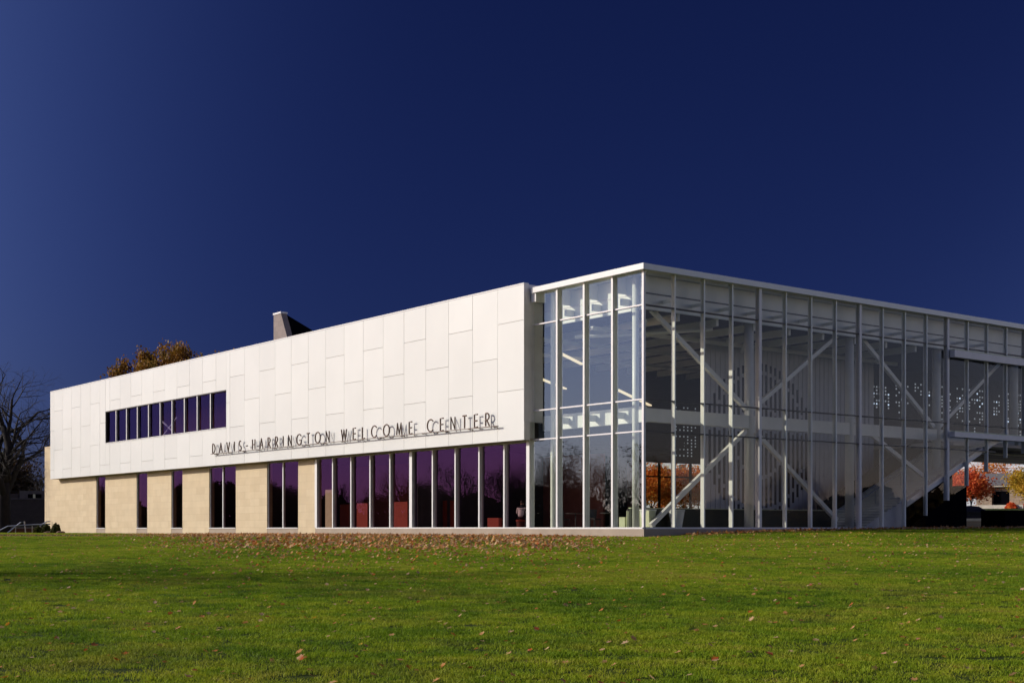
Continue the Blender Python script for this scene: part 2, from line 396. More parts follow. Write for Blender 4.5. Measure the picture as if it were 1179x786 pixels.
def build_leaves():
    rng = random.Random(11); V = []; F = []
    outline = [(0, -.5), (.16, -.30), (.42, -.22), (.30, .02), (.46, .22), (.20, .22), (.0, .52), (-.20, .22), (-.46, .22), (-.30, .02), (-.42, -.22), (-.16, -.30)]
    band = [0]
    def leaf(x, y, s):
        z = ground(x, y)+rng.uniform(.012, .036)+.02*min(1, band[0]); a = rng.uniform(0, 6.283)
        k = .3+.35*min(1, band[0]); tx, ty = rng.gauss(0, k), rng.gauss(0, k); curl = rng.uniform(.1, .9)
        n = len(V); ca, sa = math.cos(a), math.sin(a)
        for (u, v) in outline:
            u2, v2 = u*s, v*s; zz = curl*(u*u+.3*v*v)*s+tx*u2+ty*v2
            V.append((x+u2*ca-v2*sa, y+u2*sa+v2*ca, z+zz))
        F.append(tuple(range(n, n+12)))
    def dens(r, f, x, y):
        d = 3.6; band[0] = 0
        if f < 59 or y < -.3:
            w = band[0] = ss(20, 46, f)*ss(-.335, -.17, r/f)*(1-ss(.0, .10, r/f)*.8)
            d += 17*w*(.5+.5*ss(36, 54, f))*(.55+.9*max(0, math.sin(x*.55+y*.3)*math.sin(y*.8-x*.2)))
        if x > .2 and y > 0: d += 26*math.exp(-((x-.7)/.5)**2) + 2.0*math.exp(-(x/3.0)**2)
        d += 3.0*ss(15, 9, abs(f-15)+6)*max(0, math.sin(x*.7)*math.sin(y*.9+1)-.5)
        return d
    f = 9.0
    while f < 100:
        half = .4*f+4; r = -half
        while r < half:
            p = np.array(CAMP[:2])+(r+.5)*RT+(f+.5)*FW
            x, y = float(p[0]), float(p[1])
            if not (x < .1 and y > -.1):
                d = dens(r, f, x, y)
                k = int(d)+(1 if rng.random() < d-int(d) else 0)
                for _ in range(k):
                    q = p+rng.uniform(-.5, .5)*RT+rng.uniform(-.5, .5)*FW
                    if q[0] < .12 and q[1] > -.12: continue
                    leaf(float(q[0]), float(q[1]), rng.uniform(.05, .09)*(1+.8*band[0]*ss(32, 48, f)))
            r += 1
        f += 1
    band[0] = 1
    for _ in range(2600):
        y = rng.uniform(2, 46); leaf(abs(rng.gauss(0, .8))+.15, y, rng.uniform(.10, .18))
    m = ramp_leaf('dry_leaf', [(.26, .06, .016), (.42, .13, .035), (.55, .22, .06), (.62, .33, .12), (.66, .46, .26), (.55, .09, .02), (.66, .42, .04)], .3, .7, 3.0)
    me = bpy.data.meshes.new('fallen_leaves'); me.from_pydata(V, [], F); me.materials.append(m)
    o = bpy.data.objects.new('fallen_leaves', me); COL.objects.link(o)
    tag(o, 'dry brown and orange fallen leaves scattered over the lawn', 'leaves', kind='stuff')
build_leaves()

# ------------------------------------------------------------------ the building
B = thing('university_building', 'long modern building with white panelled upper storey, limestone base and tall glazed corner hall', 'building')
XL, XR = -72.7, -7.6          # white storey, left and right ends
ZB, ZT = 4.57, 11.95
PW = 2.07
RIB = (-60.25, -39.2, 7.03, 9.47)
def rect_minus(x0, x1, z0, z1, h):
    """rectangles left over when hole h is cut from x0..x1, z0..z1"""
    a0, a1, b0, b1 = h
    if a1 <= x0 or a0 >= x1 or b1 <= z0 or b0 >= z1: return [(x0, x1, z0, z1)]
    out = []
    if a0 > x0: out.append((x0, a0, z0, z1))
    if a1 < x1: out.append((a1, x1, z0, z1))
    c0, c1 = max(x0, a0), min(x1, a1)
    if b0 > z0: out.append((c0, c1, z0, b0))
    if b1 < z1: out.append((c0, c1, b1, z1))
    return out
def white_storey():
    g = .009; mb = MB(); rng = random.Random(4)
    H = 3.28; k = 0; x1 = XR
    while x1 > XL+.05:
        x0 = max(XL, x1-PW)
        cuts = [ZT-.23*7.38-(0 if k % 2 == 0 else H/2)]
        cuts.append(cuts[0]-H)
        zs = [ZT]+[c for c in cuts if c > ZB+.25]+[ZB]
        for a, b in zip(zs[:-1], zs[1:]):
            for (u0, u1, w0, w1) in rect_minus(x0, x1, b, a, RIB):
                if u1-u0 < .03 or w1-w0 < .03: continue
                t0, t1 = rng.uniform(-.003, .003), rng.uniform(-.003, .003)
                u0g, u1g, w0g, w1g = u0+g, u1-g, w0+g, w1-g
                fr = [(u0g, -.60+t0, w0g), (u1g, -.60+t1, w0g), (u1g, -.60+t1, w1g), (u0g, -.60+t0, w1g)]
                bk = [(p[0], -.565, p[2]) for p in fr]
                mb.prism(fr, bk)
        x1 = x0; k += 1
    clad = mb.build('white_cladding', M_white, B)
    mb = MB()
    for (u0, u1, w0, w1) in rect_minus(XL+.01, XR-.02, ZB+.01, ZT-.01, RIB): mb.box(u0, u1, -.56, -.40, w0, w1)
    mb.build('panel_backing', M_seam, clad)
    MB().box(XL, XR, -.612, -.30, ZT+.004, ZT+.06).build('coping', M_frame, clad)
    # return at the right end, left end, soffit
    MB().box(XR-.018, XR, -.605, .55, ZB+.85, ZT-.004).build('end_panel', M_grey, clad)
    MB().box(XR-.018, XR+.002, -.598, -.25, ZB+.005, ZB+.846).build('end_panel', M_grey, clad)
    MB().box(XL, XL+.018, -.598, 15.5, ZB+.006, ZT-.004).build('end_panel', M_white, clad)
    MB().box(XL+.03, XR-.03, -.55, .35, ZB+.004, ZB+.10).build('soffit', M_seam, clad)
    # ribbon window
    x0, x1, z0, z1 = RIB
    fr = MB().box(x0, x1, -.57, -.33, z0-.03, z0+.03).box(x0, x1, -.57, -.33, z1-.05, z1).box(x0, x0+.05, -.57, -.33, z0+.032, z1-.052).box(x1-.05, x1, -.57, -.33, z0+.032, z1-.052).build('ribbon_window', M_dark, B)
    MB().box(x0-.01, x1+.01, -.64, -.575, z0-.05, z0-.008).build('sill', M_frame, fr)
    xs = [-60.2]+[-58.24+2.07*i for i in range(9)]+[-39.25]
    for i in range(10):
        MB().poly([(xs[i], -.42, z0+.02), (xs[i+1], -.42, z0+.02), (xs[i+1], -.42, z1-.04), (xs[i], -.42, z1-.04)]).build('pane', G_indigo, fr)
        if i: MB().box(xs[i]-.055, xs[i]+.055, -.555, -.40, z0+.033, z1-.053).build('mullion', M_frame, fr)
    # gallery behind it, seen through the panes
    MB().box(-62, -38, 3.0, 3.1, 4.8, 11.6).build('gallery_wall', M_int, B)
    MB().box(-62, -38, -.3, 3.0, 6.0, 6.1).build('gallery_floor', M_floor, B)
    bm = MB()
    bm.tube([(-52.5, .6, 8.4), (-49.6, .6, 7.1)], .06, 6); bm.tube([(-49.6, .6, 8.4), (-52.5, .62, 7.0)], .06, 6)
    bm.build('cross_brace', M_steel, B)
white_storey()
MB().box(XL+.03, XR-.03, -.39, 15.5, 11.5, 11.7).build('roof', M_roof, B)
MB().box(XL+.03, -18.25, 15.52, 15.7, -.3, 11.8).build('rear_wall', M_stone, B)

# lower storey: limestone piers between windows
WIN = [(-64.05, -62.15), (-55.85, -53.84), (-49.52, -47.62), (-43.28, -39.26), (-34.88, -30.83), (-28.62, -7.86)]
def lower_storey():
    xs = [XL-.018]+[v for w in WIN[:5] for v in w]+[-28.62]
    for i in range(0, len(xs), 2): MB().box(xs[i], xs[i+1], .12, .5, -.5, ZB+.003).build('limestone_wall', M_stone, B)
    MB().box(-76.2, XL-.022, .12, 12, -.5, 7.5).build('end_wall', M_stone, B)
    for i, (a, b) in enumerate(WIN):
        fr = MB()
        fr.box(a+.002, b-.002, .08, .30, .385, .44).box(a+.002, b-.002, .16, .3, ZB-.06, ZB-.002)
        if i < 5: fr.box(a+.002, a+.06, .18, .29, .441, ZB-.061).box(b-.06, b-.002, .18, .29, .441, ZB-.061)
        w = fr.build('window', M_frame if i == 5 else M_frame, B)
        MB().box(a+.003, b-.003, .135 if i < 5 else .05, .49, -.5, .383).build('sill', M_conc, w)
        if i == 5: ms = [-28.58]+[-26.61+2.07*j for j in range(9)]+[-7.9]
        elif i >= 3: ms = [a+.03, (a+b)/2, b-.03]
        else: ms = [a+.03, b-.03]
        for j in range(len(ms)-1):
            MB().poly([(ms[j], .23, .43), (ms[j+1], .23, .43), (ms[j+1], .23, ZB-.05), (ms[j], .23, ZB-.05)]).build('pane', G_purple, w)
        for j, m in enumerate(ms[1:-1] if i != 5 else ms[:-1]):
            t = .13 if (i == 5 and j in (0, 5)) else .052
            MB().box(m-t, m+t, .07 if i == 5 else .16, .31, .442, ZB-.062).build('mullion', M_frame, w)
    # rooms behind
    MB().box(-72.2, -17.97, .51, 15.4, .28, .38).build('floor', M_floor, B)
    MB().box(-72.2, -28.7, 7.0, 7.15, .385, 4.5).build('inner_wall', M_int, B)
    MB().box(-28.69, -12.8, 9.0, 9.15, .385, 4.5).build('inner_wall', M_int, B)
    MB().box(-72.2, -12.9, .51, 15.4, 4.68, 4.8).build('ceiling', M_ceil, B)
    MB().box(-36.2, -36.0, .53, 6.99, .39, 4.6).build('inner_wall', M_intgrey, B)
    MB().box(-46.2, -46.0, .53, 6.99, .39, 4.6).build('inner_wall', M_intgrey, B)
    MB().box(-21.1, -19.4, 3, 3.15, .385, 4.6).build('inner_wall', mat('grey_green_wall', (.22, .22, .17), .8), B)
    MB().box(-63.3, -63.05, 1.0, 1.2, .385, 2.9).box(-63.5, -62.9, 1.0, 1.2, 3.15, 4.6).build('inner_panel', M_pale, B)
    MB().box(-61.0, -60.8, .53, 6.99, .39, 4.6).build('inner_wall', M_pale, B)
lower_storey()

# glazed hall: columns, beams, curtain walls
YE = 58.6; BAY = 1.83; ZTOP = 11.78; ZSP, Z2, Z3, ZS = 10.05, 5.97, 4.59, .40
NB = 32
def zstair(y): return 1.81+.445*(y-18.72)      # top of the stair stringer along the side glass
def finlow(y): return max(ZS, .43+.443*(y-18.72))
def hall():
    # roof with its thin white edge
    rf = MB().prism([(-7.5, -.28, 11.52), (.28, -.28, 11.52), (.28, YE, 11.52), (-10, YE, 11.52), (-10, 23.85, 11.52), (-18, 23.85, 11.52), (-18, 15.6, 11.52), (-7.5, 15.6, 11.52)],
                    [(-7.5, -.28, 11.78), (.28, -.28, 11.78), (.28, YE, 11.78), (-10, YE, 11.78), (-10, 23.85, 11.78), (-18, 23.85, 11.78), (-18, 15.6, 11.78), (-7.5, 15.6, 11.78)])
    rf.build('roof', M_frame, B)
    MB().box(-7.55, -7.2, -.2, .4, 11.1, 11.515).build('roof_edge', M_frame, B)
    # plinth
    MB().box(-7.86, .16, -.14, .30, -.5, .36).build('plinth', M_conc, B)
    MB().box(-.30, .16, .302, 18.72, -.5, .36).build('plinth', M_conc, B)
    # ---- left curtain wall
    xs = [-7.92, -5.76, -3.84, -1.92, 0]
    cw = MB().box(-7.86, .03, -.10, .12, .362, .43).build('curtain_wall', M_frame, B)
    for i, x in enumerate(xs[:-1]):
        t = .12 if i == 0 else .058
        MB().box(x-t, x+t, -.12, .20, .432, 11.515).build('mullion', M_frame, cw)
    MB().box(-.06, .06, -.06, .06, .432, 11.515).build('corner_mullion', M_grey, cw)
    for z in (ZSP, Z2, Z3): MB().box(-7.8, -.061, -.03, .14, z-.03, z+.03).build('transom', M_grey, cw)
    for i in range(4):
        p = MB()
        for a, b in ((.43, Z3), (Z3, Z2), (Z2, ZSP), (ZSP, 11.5)):
            p.poly([(xs[i], .02, a), (xs[i+1], .02, a), (xs[i+1], .02, b), (xs[i], .02, b)])
        p.build('glass_pane', G_clear, cw)
    # ---- right curtain wall
    cw = MB().box(-.10, .10, .062, 18.72, .362, .43).build('curtain_wall', M_grey, B)
    for k in range(1, NB+1):
        y = k*BAY; big = k % 4 == 0
        lo = .432 if y < 18.6 else min(finlow(y), 4.3) if y < 29 else 4.6
        t = .085 if big else .035
        MB().box(-.15, .10 if big else .07, y-t, y+t, lo, 11.515).build('mullion', M_steel if not big else M_grey, cw)
    for z in (ZSP, Z2, Z3):
        y1 = YE if z != Z3 else 26.4
        MB().box(-.12, .055, .062, y1, z-.025, z+.025).build('transom', M_dark, cw)
    for k in range(NB):
        y0, y1 = k*BAY, (k+1)*BAY
        p = MB()
        def band(a, b):
            lo0 = a if y0 < 18.5 else max(a, min(zstair(y0), 5.2)); lo1 = a if y0 < 18.5 else max(a, min(zstair(y1), 5.2))
            if y0 < 18.5 and y1 > 18.72: lo1 = a
            if lo0 < b or lo1 < b:
                p.poly([(0, y0, min(lo0, b)), (0, y1, min(lo1, b)), (0, y1, b), (0, y0, b)])
        for a, b in ((.43, Z3), (Z3, Z2), (Z2, ZSP), (ZSP, 11.5)): band(a, b)
        p.build('glass_pane', G_side, cw)
    # ---- ledges on the far part of the side wall
    for z0, z1 in ((9.44, 9.82), (5.22, 5.5)):
        MB().box(.102, .40, 22.08, YE, z0, z1).build('ledge', M_grey, B, bevel=.01)
        MB().box(.105, .38, 22.12, YE, z1+.002, z1+.05).build('ledge_trim', M_pale, B)
    # ---- spandrel panels and outrigger plates behind the glass, left side
    MB().box(-7.7, -.75, .72, .80, 10.02, 11.5).build('spandrel_panel', M_steel, B)
    MB().box(-7.7, -.75, .70, .82, 10.72, 10.78).build('spandrel_rib', M_grey, B)
    MB().box(-7.7, -.75, .62, .90, 5.05, 5.75).build('floor_beam', M_steel, B)
    for x in xs[1:-1]:
        MB().box(x+.16, x+.30, .22, .70, 10.25, 10.55).build('bracket', M_steel, B)
        MB().box(x-.03, x+.03, .205, .718, 10.80, 11.5).build('outrigger', M_steel, B)
        MB().box(x-.03, x+.03, .205, .618, 5.25, 5.55).build('outrigger', M_steel, B)
    # ---- right side
    MB().box(-.80, -.72, .81, YE, 10.02, 11.5).build('spandrel_panel', M_steel, B)
    MB().box(-.715, -.70, .82, YE, 10.70, 10.76).build('spandrel_rib', M_dark, B)
    MB().box(-1.35, -1.05, .92, YE-.1, 5.12, 5.72).build('floor_beam', M_steel, B)
    for k in range(1, 15):
        MB().box(-.70, -.155, k*BAY-.03, k*BAY+.03, 10.35, 10.5).build('outrigger', M_steel, B)
    cy = [.62, 7.95, 15.4, 22.75, 30.15, 37.6, 45.0, 52.4]
    for i, y in enumerate(cy):
        lo = .38 if y < 17 else (2.4 if y < 24 else 4.9)
        x = -1.18 if i == 0 else -1.2
        r = .15 if i == 0 else .225
        MB().lathe(x, y, [(r, lo), (r, 11.5)], 24).build('column', M_steel, B, smooth=False).data.polygons.foreach_set('use_smooth', [True]*26)
    MB().lathe(-6.9, .6, [(.12, .38), (.12, 11.5)], 20).build('column', M_steel, B)
    def brace(y0, z0, y1, z1, x=-1.2):
        d = Vector((0, y1-y0, z1-z0)).normalized(); n = Vector((0, -d.z, d.y))*.10
        a = [Vector((x-.09, y0, z0))+n, Vector((x+.09, y0, z0))+n, Vector((x+.09, y0, z0))-n, Vector((x-.09, y0, z0))-n]
        b = [v+Vector((0, y1-y0, z1-z0)) for v in a]
        MB().prism(a, b).build('diagonal_brace', M_steel, B)
    brace(1.25, 10.35, 7.72, 6.05); brace(1.55, .5, 7.72, 5.0)
    brace(8.18, 6.05, 15.2, 10.6); brace(8.18, 5.1, 14.4, .8)
    brace(15.65, 10.6, 22.5, 5.85); brace(15.65, 5.9, 22.5, 2.75)
    brace(22.98, 5.9, 29.9, 10.6); brace(30.4, 10.6, 37.4, 5.9); brace(37.8, 5.9, 44.8, 10.6)
    # interior shell
    MB().box(-17.95, -.32, .32, 23.6, .28, .38).build('floor', M_floor, B)
    MB().box(-17.95, -.85, .9, 23.8, 10.06, 10.2).build('ceiling', M_ceil, B)
    MB().box(-9.95, -.85, 23.81, YE-.1, 10.06, 10.2).build('ceiling', M_ceil, B)
    for y in [3, 5.5, 8, 10.5, 13, 15.5, 18, 20.5]:
        MB().box(-17.9, -.9, y-.07, y+.07, 9.72, 10.055).build('roof_beam', M_steel, B)
    for x in (-4.5, -9, -13.5):
        MB().box(x-.09, x+.09, .95, 23.7, 9.55, 9.715).build('roof_beam', M_steel, B)
    # thin bracing rods under the ceiling
    for (a, b) in (((-1.2, 1.2, 9.6), (-6, 5.5, 9.4)), ((-6, 1.2, 9.4), (-1.2, 5.5, 9.6)), ((-1.2, 8, 9.6), (-6, 12.5, 9.4))):
        MB().tube([a, b], .09, 8).build('tie_rod', M_steel, B)
    # far wall, glazed at the ground
    mb = MB().box(-18.2, -18.0, .3, 15.6, .2, 11.5).box(-18.2, -18.0, 15.6, 23.85, 4.45, 11.5)
    mb.build('inner_wall', M_intgrey, B)
    gw = MB()
    for y in (15.65, 18.3, 21.0, 23.75): gw.box(-18.15, -18.02, y-.06, y+.06, .38, 4.44)
    gw.box(-18.14, -18.03, 15.72, 23.68, 3.55, 3.63)
    g = gw.build('rear_window', M_dark, B)
    MB().poly([(-18.08, 15.7, .4), (-18.08, 23.7, .4), (-18.08, 23.7, 4.4), (-18.08, 15.7, 4.4)]).build('pane', G_clear, g)
    MB().box(-17.9, -16.4, 15.45, 15.6, .385, 4.4).build('inner_wall', M_int, B)
    MB().box(-17.9, -13.0, .4, 15.4, 5.0, 5.6).build('mezzanine', M_intgrey, B)
    MB().box(-17.9, -13.0, 6.0, 15.4, 4.96, 4.995).build('mezzanine_soffit', M_ceil, B)
    # low solid rail behind the side glass
    MB().box(-2.35, -2.2, 1.3, 15.2, .385, 1.28).build('low_wall', mat('dark_green_grey', (.022, .026, .018), .6), B)
    MB().box(-2.37, -2.18, 1.28, 15.22, 1.282, 1.32).build('low_wall_cap', M_pale, B)
    MB().box(-18, -9.96, 23.86, 24.0, .3, 10.05).build('inner_wall', M_intgrey, B)
    MB().box(-9.94, -5.55, 23.82, 23.85, .3, 4.915).build('inner_wall', M_intgrey, B)
    MB().box(-5.54, -3.8, 23.82, 23.85, 3.75, 4.915).build('inner_wall', M_intgrey, B)
    # linear lamps
    for (x, y, z, l) in ((-14.4, 5.7, 8.5, 13), (-12.2, 9.5, 7.9, 13), (-10.5, 4.0, 9.3, 5)):
        d = Vector((-.59, .807, 0)); p = Vector((x, y, z)); q = p+d*l; s = Vector((.807, .59, 0))*.09
        up = Vector((0, 0, .08))
        MB().prism([p-s, p+s, p+s+up, p-s+up], [q-s, q+s, q+s+up, q-s+up]).build('linear_lamp', M_light, B)
hall()

def screen_wall():
    """tall corrugated screen with a round field of slots"""
    x = -5.0; y0, y1 = 9.0, 22.4; z0, z1 = .385, 9.98
    cyc, czc, R = 13.0, 4.9, 4.15
    pitch = .35; ribs = MB(); slots = MB(); rng = random.Random(8)
    n = int((y1-y0)/pitch)
    for i in range(n):
        a = y0+i*pitch
        ribs.box(x-.062, x-.035, a, a+pitch*.5, z0, z1)
        yc = a+pitch*.76; d = yc-cyc
        if abs(d) < R:
            h = math.sqrt(R*R-d*d)
            # broken slots: solid bridges between openings
            cuts = [-h]
            for rr in (.86, .45):
                if abs(d) < R*rr: hh = math.sqrt((R*rr)**2-d*d); cuts += [-hh, hh]
            cuts = sorted(cuts+[h, 0.55+.12*(i % 2)])
            for c0, c1 in zip(cuts[:-1], cuts[1:]):
                if c1-c0 < .5: continue
                slots.box(x-.0645, x-.028, a+pitch*.52, a+pitch*.98, czc+c0+.10, czc+c1-.10)
    sc = ribs.build('slatted_screen', M_screen, B)
    MB().box(x-.12, x-.065, y0, y1, z0, z1).build('backing', M_screen, sc)
    slots.build('slot', M_slot, sc)
    # upper floor walls with glowing squares imitating daylight through perforations
    MB().box(-9.95, -9.8, 23.85, YE, 5.1, 10.05).build('inner_wall', M_intgrey, B)
    MB().box(-9.9, -.9, 23.85, YE-.1, 4.92, 5.11).build('floor_slab', M_grey, B)
    MB().box(-7.6, -7.5, 23.9, 45, 5.12, 9.9).build('perforated_panel', M_intgrey, B)
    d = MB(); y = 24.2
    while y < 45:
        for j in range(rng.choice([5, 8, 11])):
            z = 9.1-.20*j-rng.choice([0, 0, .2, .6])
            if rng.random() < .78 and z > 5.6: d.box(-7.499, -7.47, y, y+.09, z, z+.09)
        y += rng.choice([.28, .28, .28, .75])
    d.build('daylight_dot', M_dot, B)
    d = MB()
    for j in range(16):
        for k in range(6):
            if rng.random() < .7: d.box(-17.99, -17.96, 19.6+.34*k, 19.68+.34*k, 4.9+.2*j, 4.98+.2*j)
    d.build('daylight_dot', M_dot, B)  # glowing squares again, in place of daylight through the far wall
screen_wall()

def stair():
    st = MB(); y = 15.6; z = .38; n = 33; rise = (5.1-.38)/n; go = rise/.445
    for i in range(n):
        st.prism([(-3.6, y, z+.02), (-3.6, y+go+.03, z+.02), (-3.6, y+go+.03, z+rise), (-3.6, y, z+rise)],
                 [(-.42, y, z+.02), (-.42, y+go+.03, z+.02), (-.42, y+go+.03, z+rise), (-.42, y, z+rise)])
        y += go; z += rise
    s = st.build('staircase', M_steel, B)
    def stringer(x0, x1, m, name, za, zb, ya=18.75, yb=29.0):
        a = [(x0, ya, zstair(ya)+za), (x0, yb, zstair(yb)+za), (x0, yb, zstair(yb)+zb), (x0, ya, zstair(ya)+zb)]
        MB().prism(a, [(x1, p[1], p[2]) for p in a]).build(name, m, s)
    stringer(-.36, -.16, M_grey, 'stringer', -.33, .0, 18.76, 28.0)
    a = [(-.40, 15.7, .385), (-.40, 18.76, .385), (-.40, 18.76, zstair(18.76)), (-.40, 15.7, .55)]
    MB().prism(a, [(-.37, p[1], p[2]) for p in a]).build('stair_skirt', M_screen, s)
    stringer(-3.75, -3.62, M_steel, 'stringer', -.38, .1, 15.7, 26.0)
    # glazed far balustrade, dark
    stringer(-3.70, -3.66, mat('dark_balustrade_glass', (.03, .03, .035), .2), 'balustrade', .12, 1.05, 15.9, 26.0)
    hr = MB().tube([(-1.9, 15.2, 1.35), (-1.9, 16.2, 1.42), (-1.9, 26.0, zstair(26.0)+.75)], .03, 8)
    for k in range(5):
        yy = 16.2+k*2.2; hr.tube([(-1.9, yy, zstair(yy)-.25), (-1.9, yy, zstair(yy)+.76)], .02, 6)
    hr.build('handrail', M_rail, s)
    # black enclosure under the flight
    a = [(-.06, 18.8, -.4), (-.06, 23.83, -.4), (-.06, 23.83, finlow(23.83)), (-.06, 18.8, finlow(18.8))]
    MB().prism(a, [(-.9, p[1], p[2]) for p in a]).build('under_stair_panel', M_black, B)
    a = [(-.92, 18.8, -.4), (-.92, 23.8, -.4), (-.92, 23.8, zstair(23.8)-.35), (-.92, 18.8, zstair(18.8)-.35)]
    MB().prism(a, [(-5.5, p[1], p[2]) for p in a]).build('under_stair_wall', M_black, B)
    # sloping clear band under the stringer, dark within
    p = MB()
    p.poly([(-.02, 18.72, finlow(18.72)), (-.02, 23.83, finlow(23.83)), (-.02, 23.83, zstair(23.83)-.34), (-.02, 18.72, zstair(18.72)-.34)])
    p.build('glass_pane', G_side, B)
    # passage beyond: soffit strips
    for i in range(9):
        x1 = -.45-i*1.05
        MB().box(x1-.95, x1, 26.2, YE-.2, 4.80, 4.915).build('soffit_strip', M_soffit if i % 2 == 0 else M_ceil, B)
    MB().tube([(-2.0, 26.4, 4.66), (-2.0, 50, 4.66)], .05, 8).build('soffit_lamp', M_frame, B)
stair()
# roof monitor of stone and black metal
def monitor():
    x0, y0 = -42.1, 4.4
    f = [(x0, y0, 11.6), (x0+2.9, y0, 11.6), (x0+1.05, y0, 15.2), (x0, y0, 15.2)]
    b = [(x0, y0+.45, 11.6), (x0+2.9, y0+.45, 11.6), (x0+1.05, y0+.45, 15.2), (x0, y0+.45, 15.2)]
    m = MB().prism(f, b).build('roof_monitor', blocks('grey_stone', (.27, .22, .20), (.23, .19, .17), (.18, .15, .135), .7, .35), B)
    MB().box(x0-.03, x0+1.1, y0-.04, y0+.5, 15.203, 15.32).build('cap', M_frame, m)
    f = [(x0+.05, y0+.46, 11.6), (x0+2.88, y0+.46, 11.6), (x0+1.03, y0+.46, 15.15), (x0+.05, y0+.46, 15.15)]
    b = [(x0+.05, y0+6.5, 11.6), (x0+2.88, y0+6.5, 11.6), (x0+2.8, y0+6.5, 11.75), (x0+.05, y0+6.5, 11.75)]
    MB().prism(f, b).build('hood', M_black, m)
monitor()

# ------------------------------------------------------------------ sign
def sign():
    s = thing('building_sign', 'thin bronze letters reading DAVIS-HARRINGTON WELCOME CENTER on a ledge across the white wall', 'sign', (-25, -.82, 5.34))
    def arc(cx, cz, rx, rz, a0, a1, n=14):
        return [(cx+rx*math.cos(rad(a0+(a1-a0)*i/n)), cz+rz*math.sin(rad(a0+(a1-a0)*i/n))) for i in range(n+1)]
    G = {
     'D': [[(0, 0), (0, 1)], [(0, 1)]+arc(.08, .5, .5, .5, 90, -90)+[(0, 0)]],
     'A': [[(0, 0), (.33, 1), (.66, 0)], [(.12, .33), (.54, .33)]],
     'V': [[(0, 1), (.32, 0), (.64, 1)]],
     'I': [[(.05, 0), (.05, 1)]],
     'S': [arc(.24, .75, .22, .25, 50, 270, 10)[:-1]+arc(.24, .25, .24, .25, 90, -140, 12)],
     '-': [[(.02, .42), (.36, .42)]],
     'H': [[(0, 0), (0, 1)], [(.55, 0), (.55, 1)], [(0, .48), (.55, .48)]],
     'R': [[(0, 0), (0, 1)], [(0, 1)]+arc(.16, .74, .28, .26, 90, -90)+[(0, .48)], [(.14, .48), (.48, 0)]],
     'N': [[(0, 0), (0, 1), (.58, 0), (.58, 1)]],
     'G': [arc(.48, .5, .48, .5, 42, 320, 18)+[(.90, .42), (.52, .42)]],
     'T': [[(0, 1), (.5, 1)], [(.25, 1), (.25, 0)]],
     'O': [arc(.48, .5, .48, .5, 0, 360, 24)],
     'W': [[(0, 1), (.24, 0), (.46, .95), (.68, 0), (.92, 1)]],
     'E': [[(.42, 1), (0, 1), (0, 0), (.42, 0)], [(0, .5), (.38, .5)]],
     'L': [[(0, 1), (0, 0), (.4, 0)]],
     'C': [arc(.48, .5, .48, .5, 45, 315, 18)],
     'M': [[(0, 0), (.12, 1), (.40, .05), (.68, 1), (.80, 0)]],
    }
    Wd = {k: max(p[0] for st in v for p in st) for k, v in G.items()}
    h = .62
    for word, x0, x1 in (('DAVIS-HARRINGTON', -40.76, -25.45), ('WELCOME', -24.09, -16.85), ('CENTER', -15.41, -10.05)):
        tot = sum(Wd[c] for c in word)*h; gap = ((x1-x0)-tot)/(len(word)-1); x = x0
        for c in word:
            mb = MB()
            for st in G[c]: mb.tube([(x+25+p[0]*h, 0, .03+p[1]*h) for p in st], .041, 6)
            mb.build('letter', M_sign, s); x += Wd[c]*h+gap
    MB().box(-41.0+25, -9.35+25, -.045, .045, -.028, .0).build('ledge', M_sign, s)
    br = MB()
    for k in range(16): br.box(-40.5+25+k*2.05, -40.42+25+k*2.05, -.02, .206, -.06, -.03)
    br.build('ledge_bracket', M_sign, s)
sign()

# ------------------------------------------------------------------ inside the windows
def partition(x0, x1, y, h, label, m=M_red):
    cx = (x0+x1)/2
    t = thing('partition', label, 'partition', (cx, y, .38), 0, 'red partitions inside the ground floor windows' if m is M_red else None)
    MB().box(x0-cx, x1-cx, -.05, .05, .04, h).build('panel', m, t, bevel=.01)
    MB().box(x0-cx+.05, x0-cx+.15, -.22, .22, 0, .039).build('foot', M_dark, t)
    MB().box(x1-cx-.15, x1-cx-.05, -.22, .22, 0, .039).build('foot', M_dark, t)
partition(-28.97, -27.84, 2, 1.47, 'red upright partition, leftmost behind the long purple windows')
partition(-27.04, -25.77, 2, 1.50, 'red upright partition, second from the left behind the long purple windows')
partition(-23.03, -21.49, 2, 1.52, 'wide red upright partition just left of the thick white mullion')
partition(-18.75, -17.72, 2, 1.52, 'red upright partition right of the thick white mullion')
partition(-17.31, -16.85, 2, 1.52, 'narrow red upright partition, rightmost of the tall red ones')
partition(-13.93, -12.74, 2, .55, 'low red partition near the seated person')
partition(-31.07, -30.22, 2.2, 2.4, 'upright pale green panel inside the first long window', M_pale)
for i, (a, b) in enumerate(((-3.35, -2.95), (-2.85, -2.15), (-2.05, -1.35))):
    t = thing('low_cabinet', ['narrow pale green cabinet, leftmost at the glass corner', 'pale green cabinet in the middle at the glass corner', 'pale green cabinet nearest the white corner column'][i], 'cabinet', ((a+b)/2, 1.6, .38), 0, 'pale cabinets inside the glass corner')
    hw = (b-a)/2; MB().box(-hw, hw, 0, .4, .06, .80-(.28 if i == 0 else 0)).build('body', M_pale, t, bevel=.01)
    MB().box(-hw+.03, hw-.03, .03, .37, 0, .058).build('base', M_dark, t)
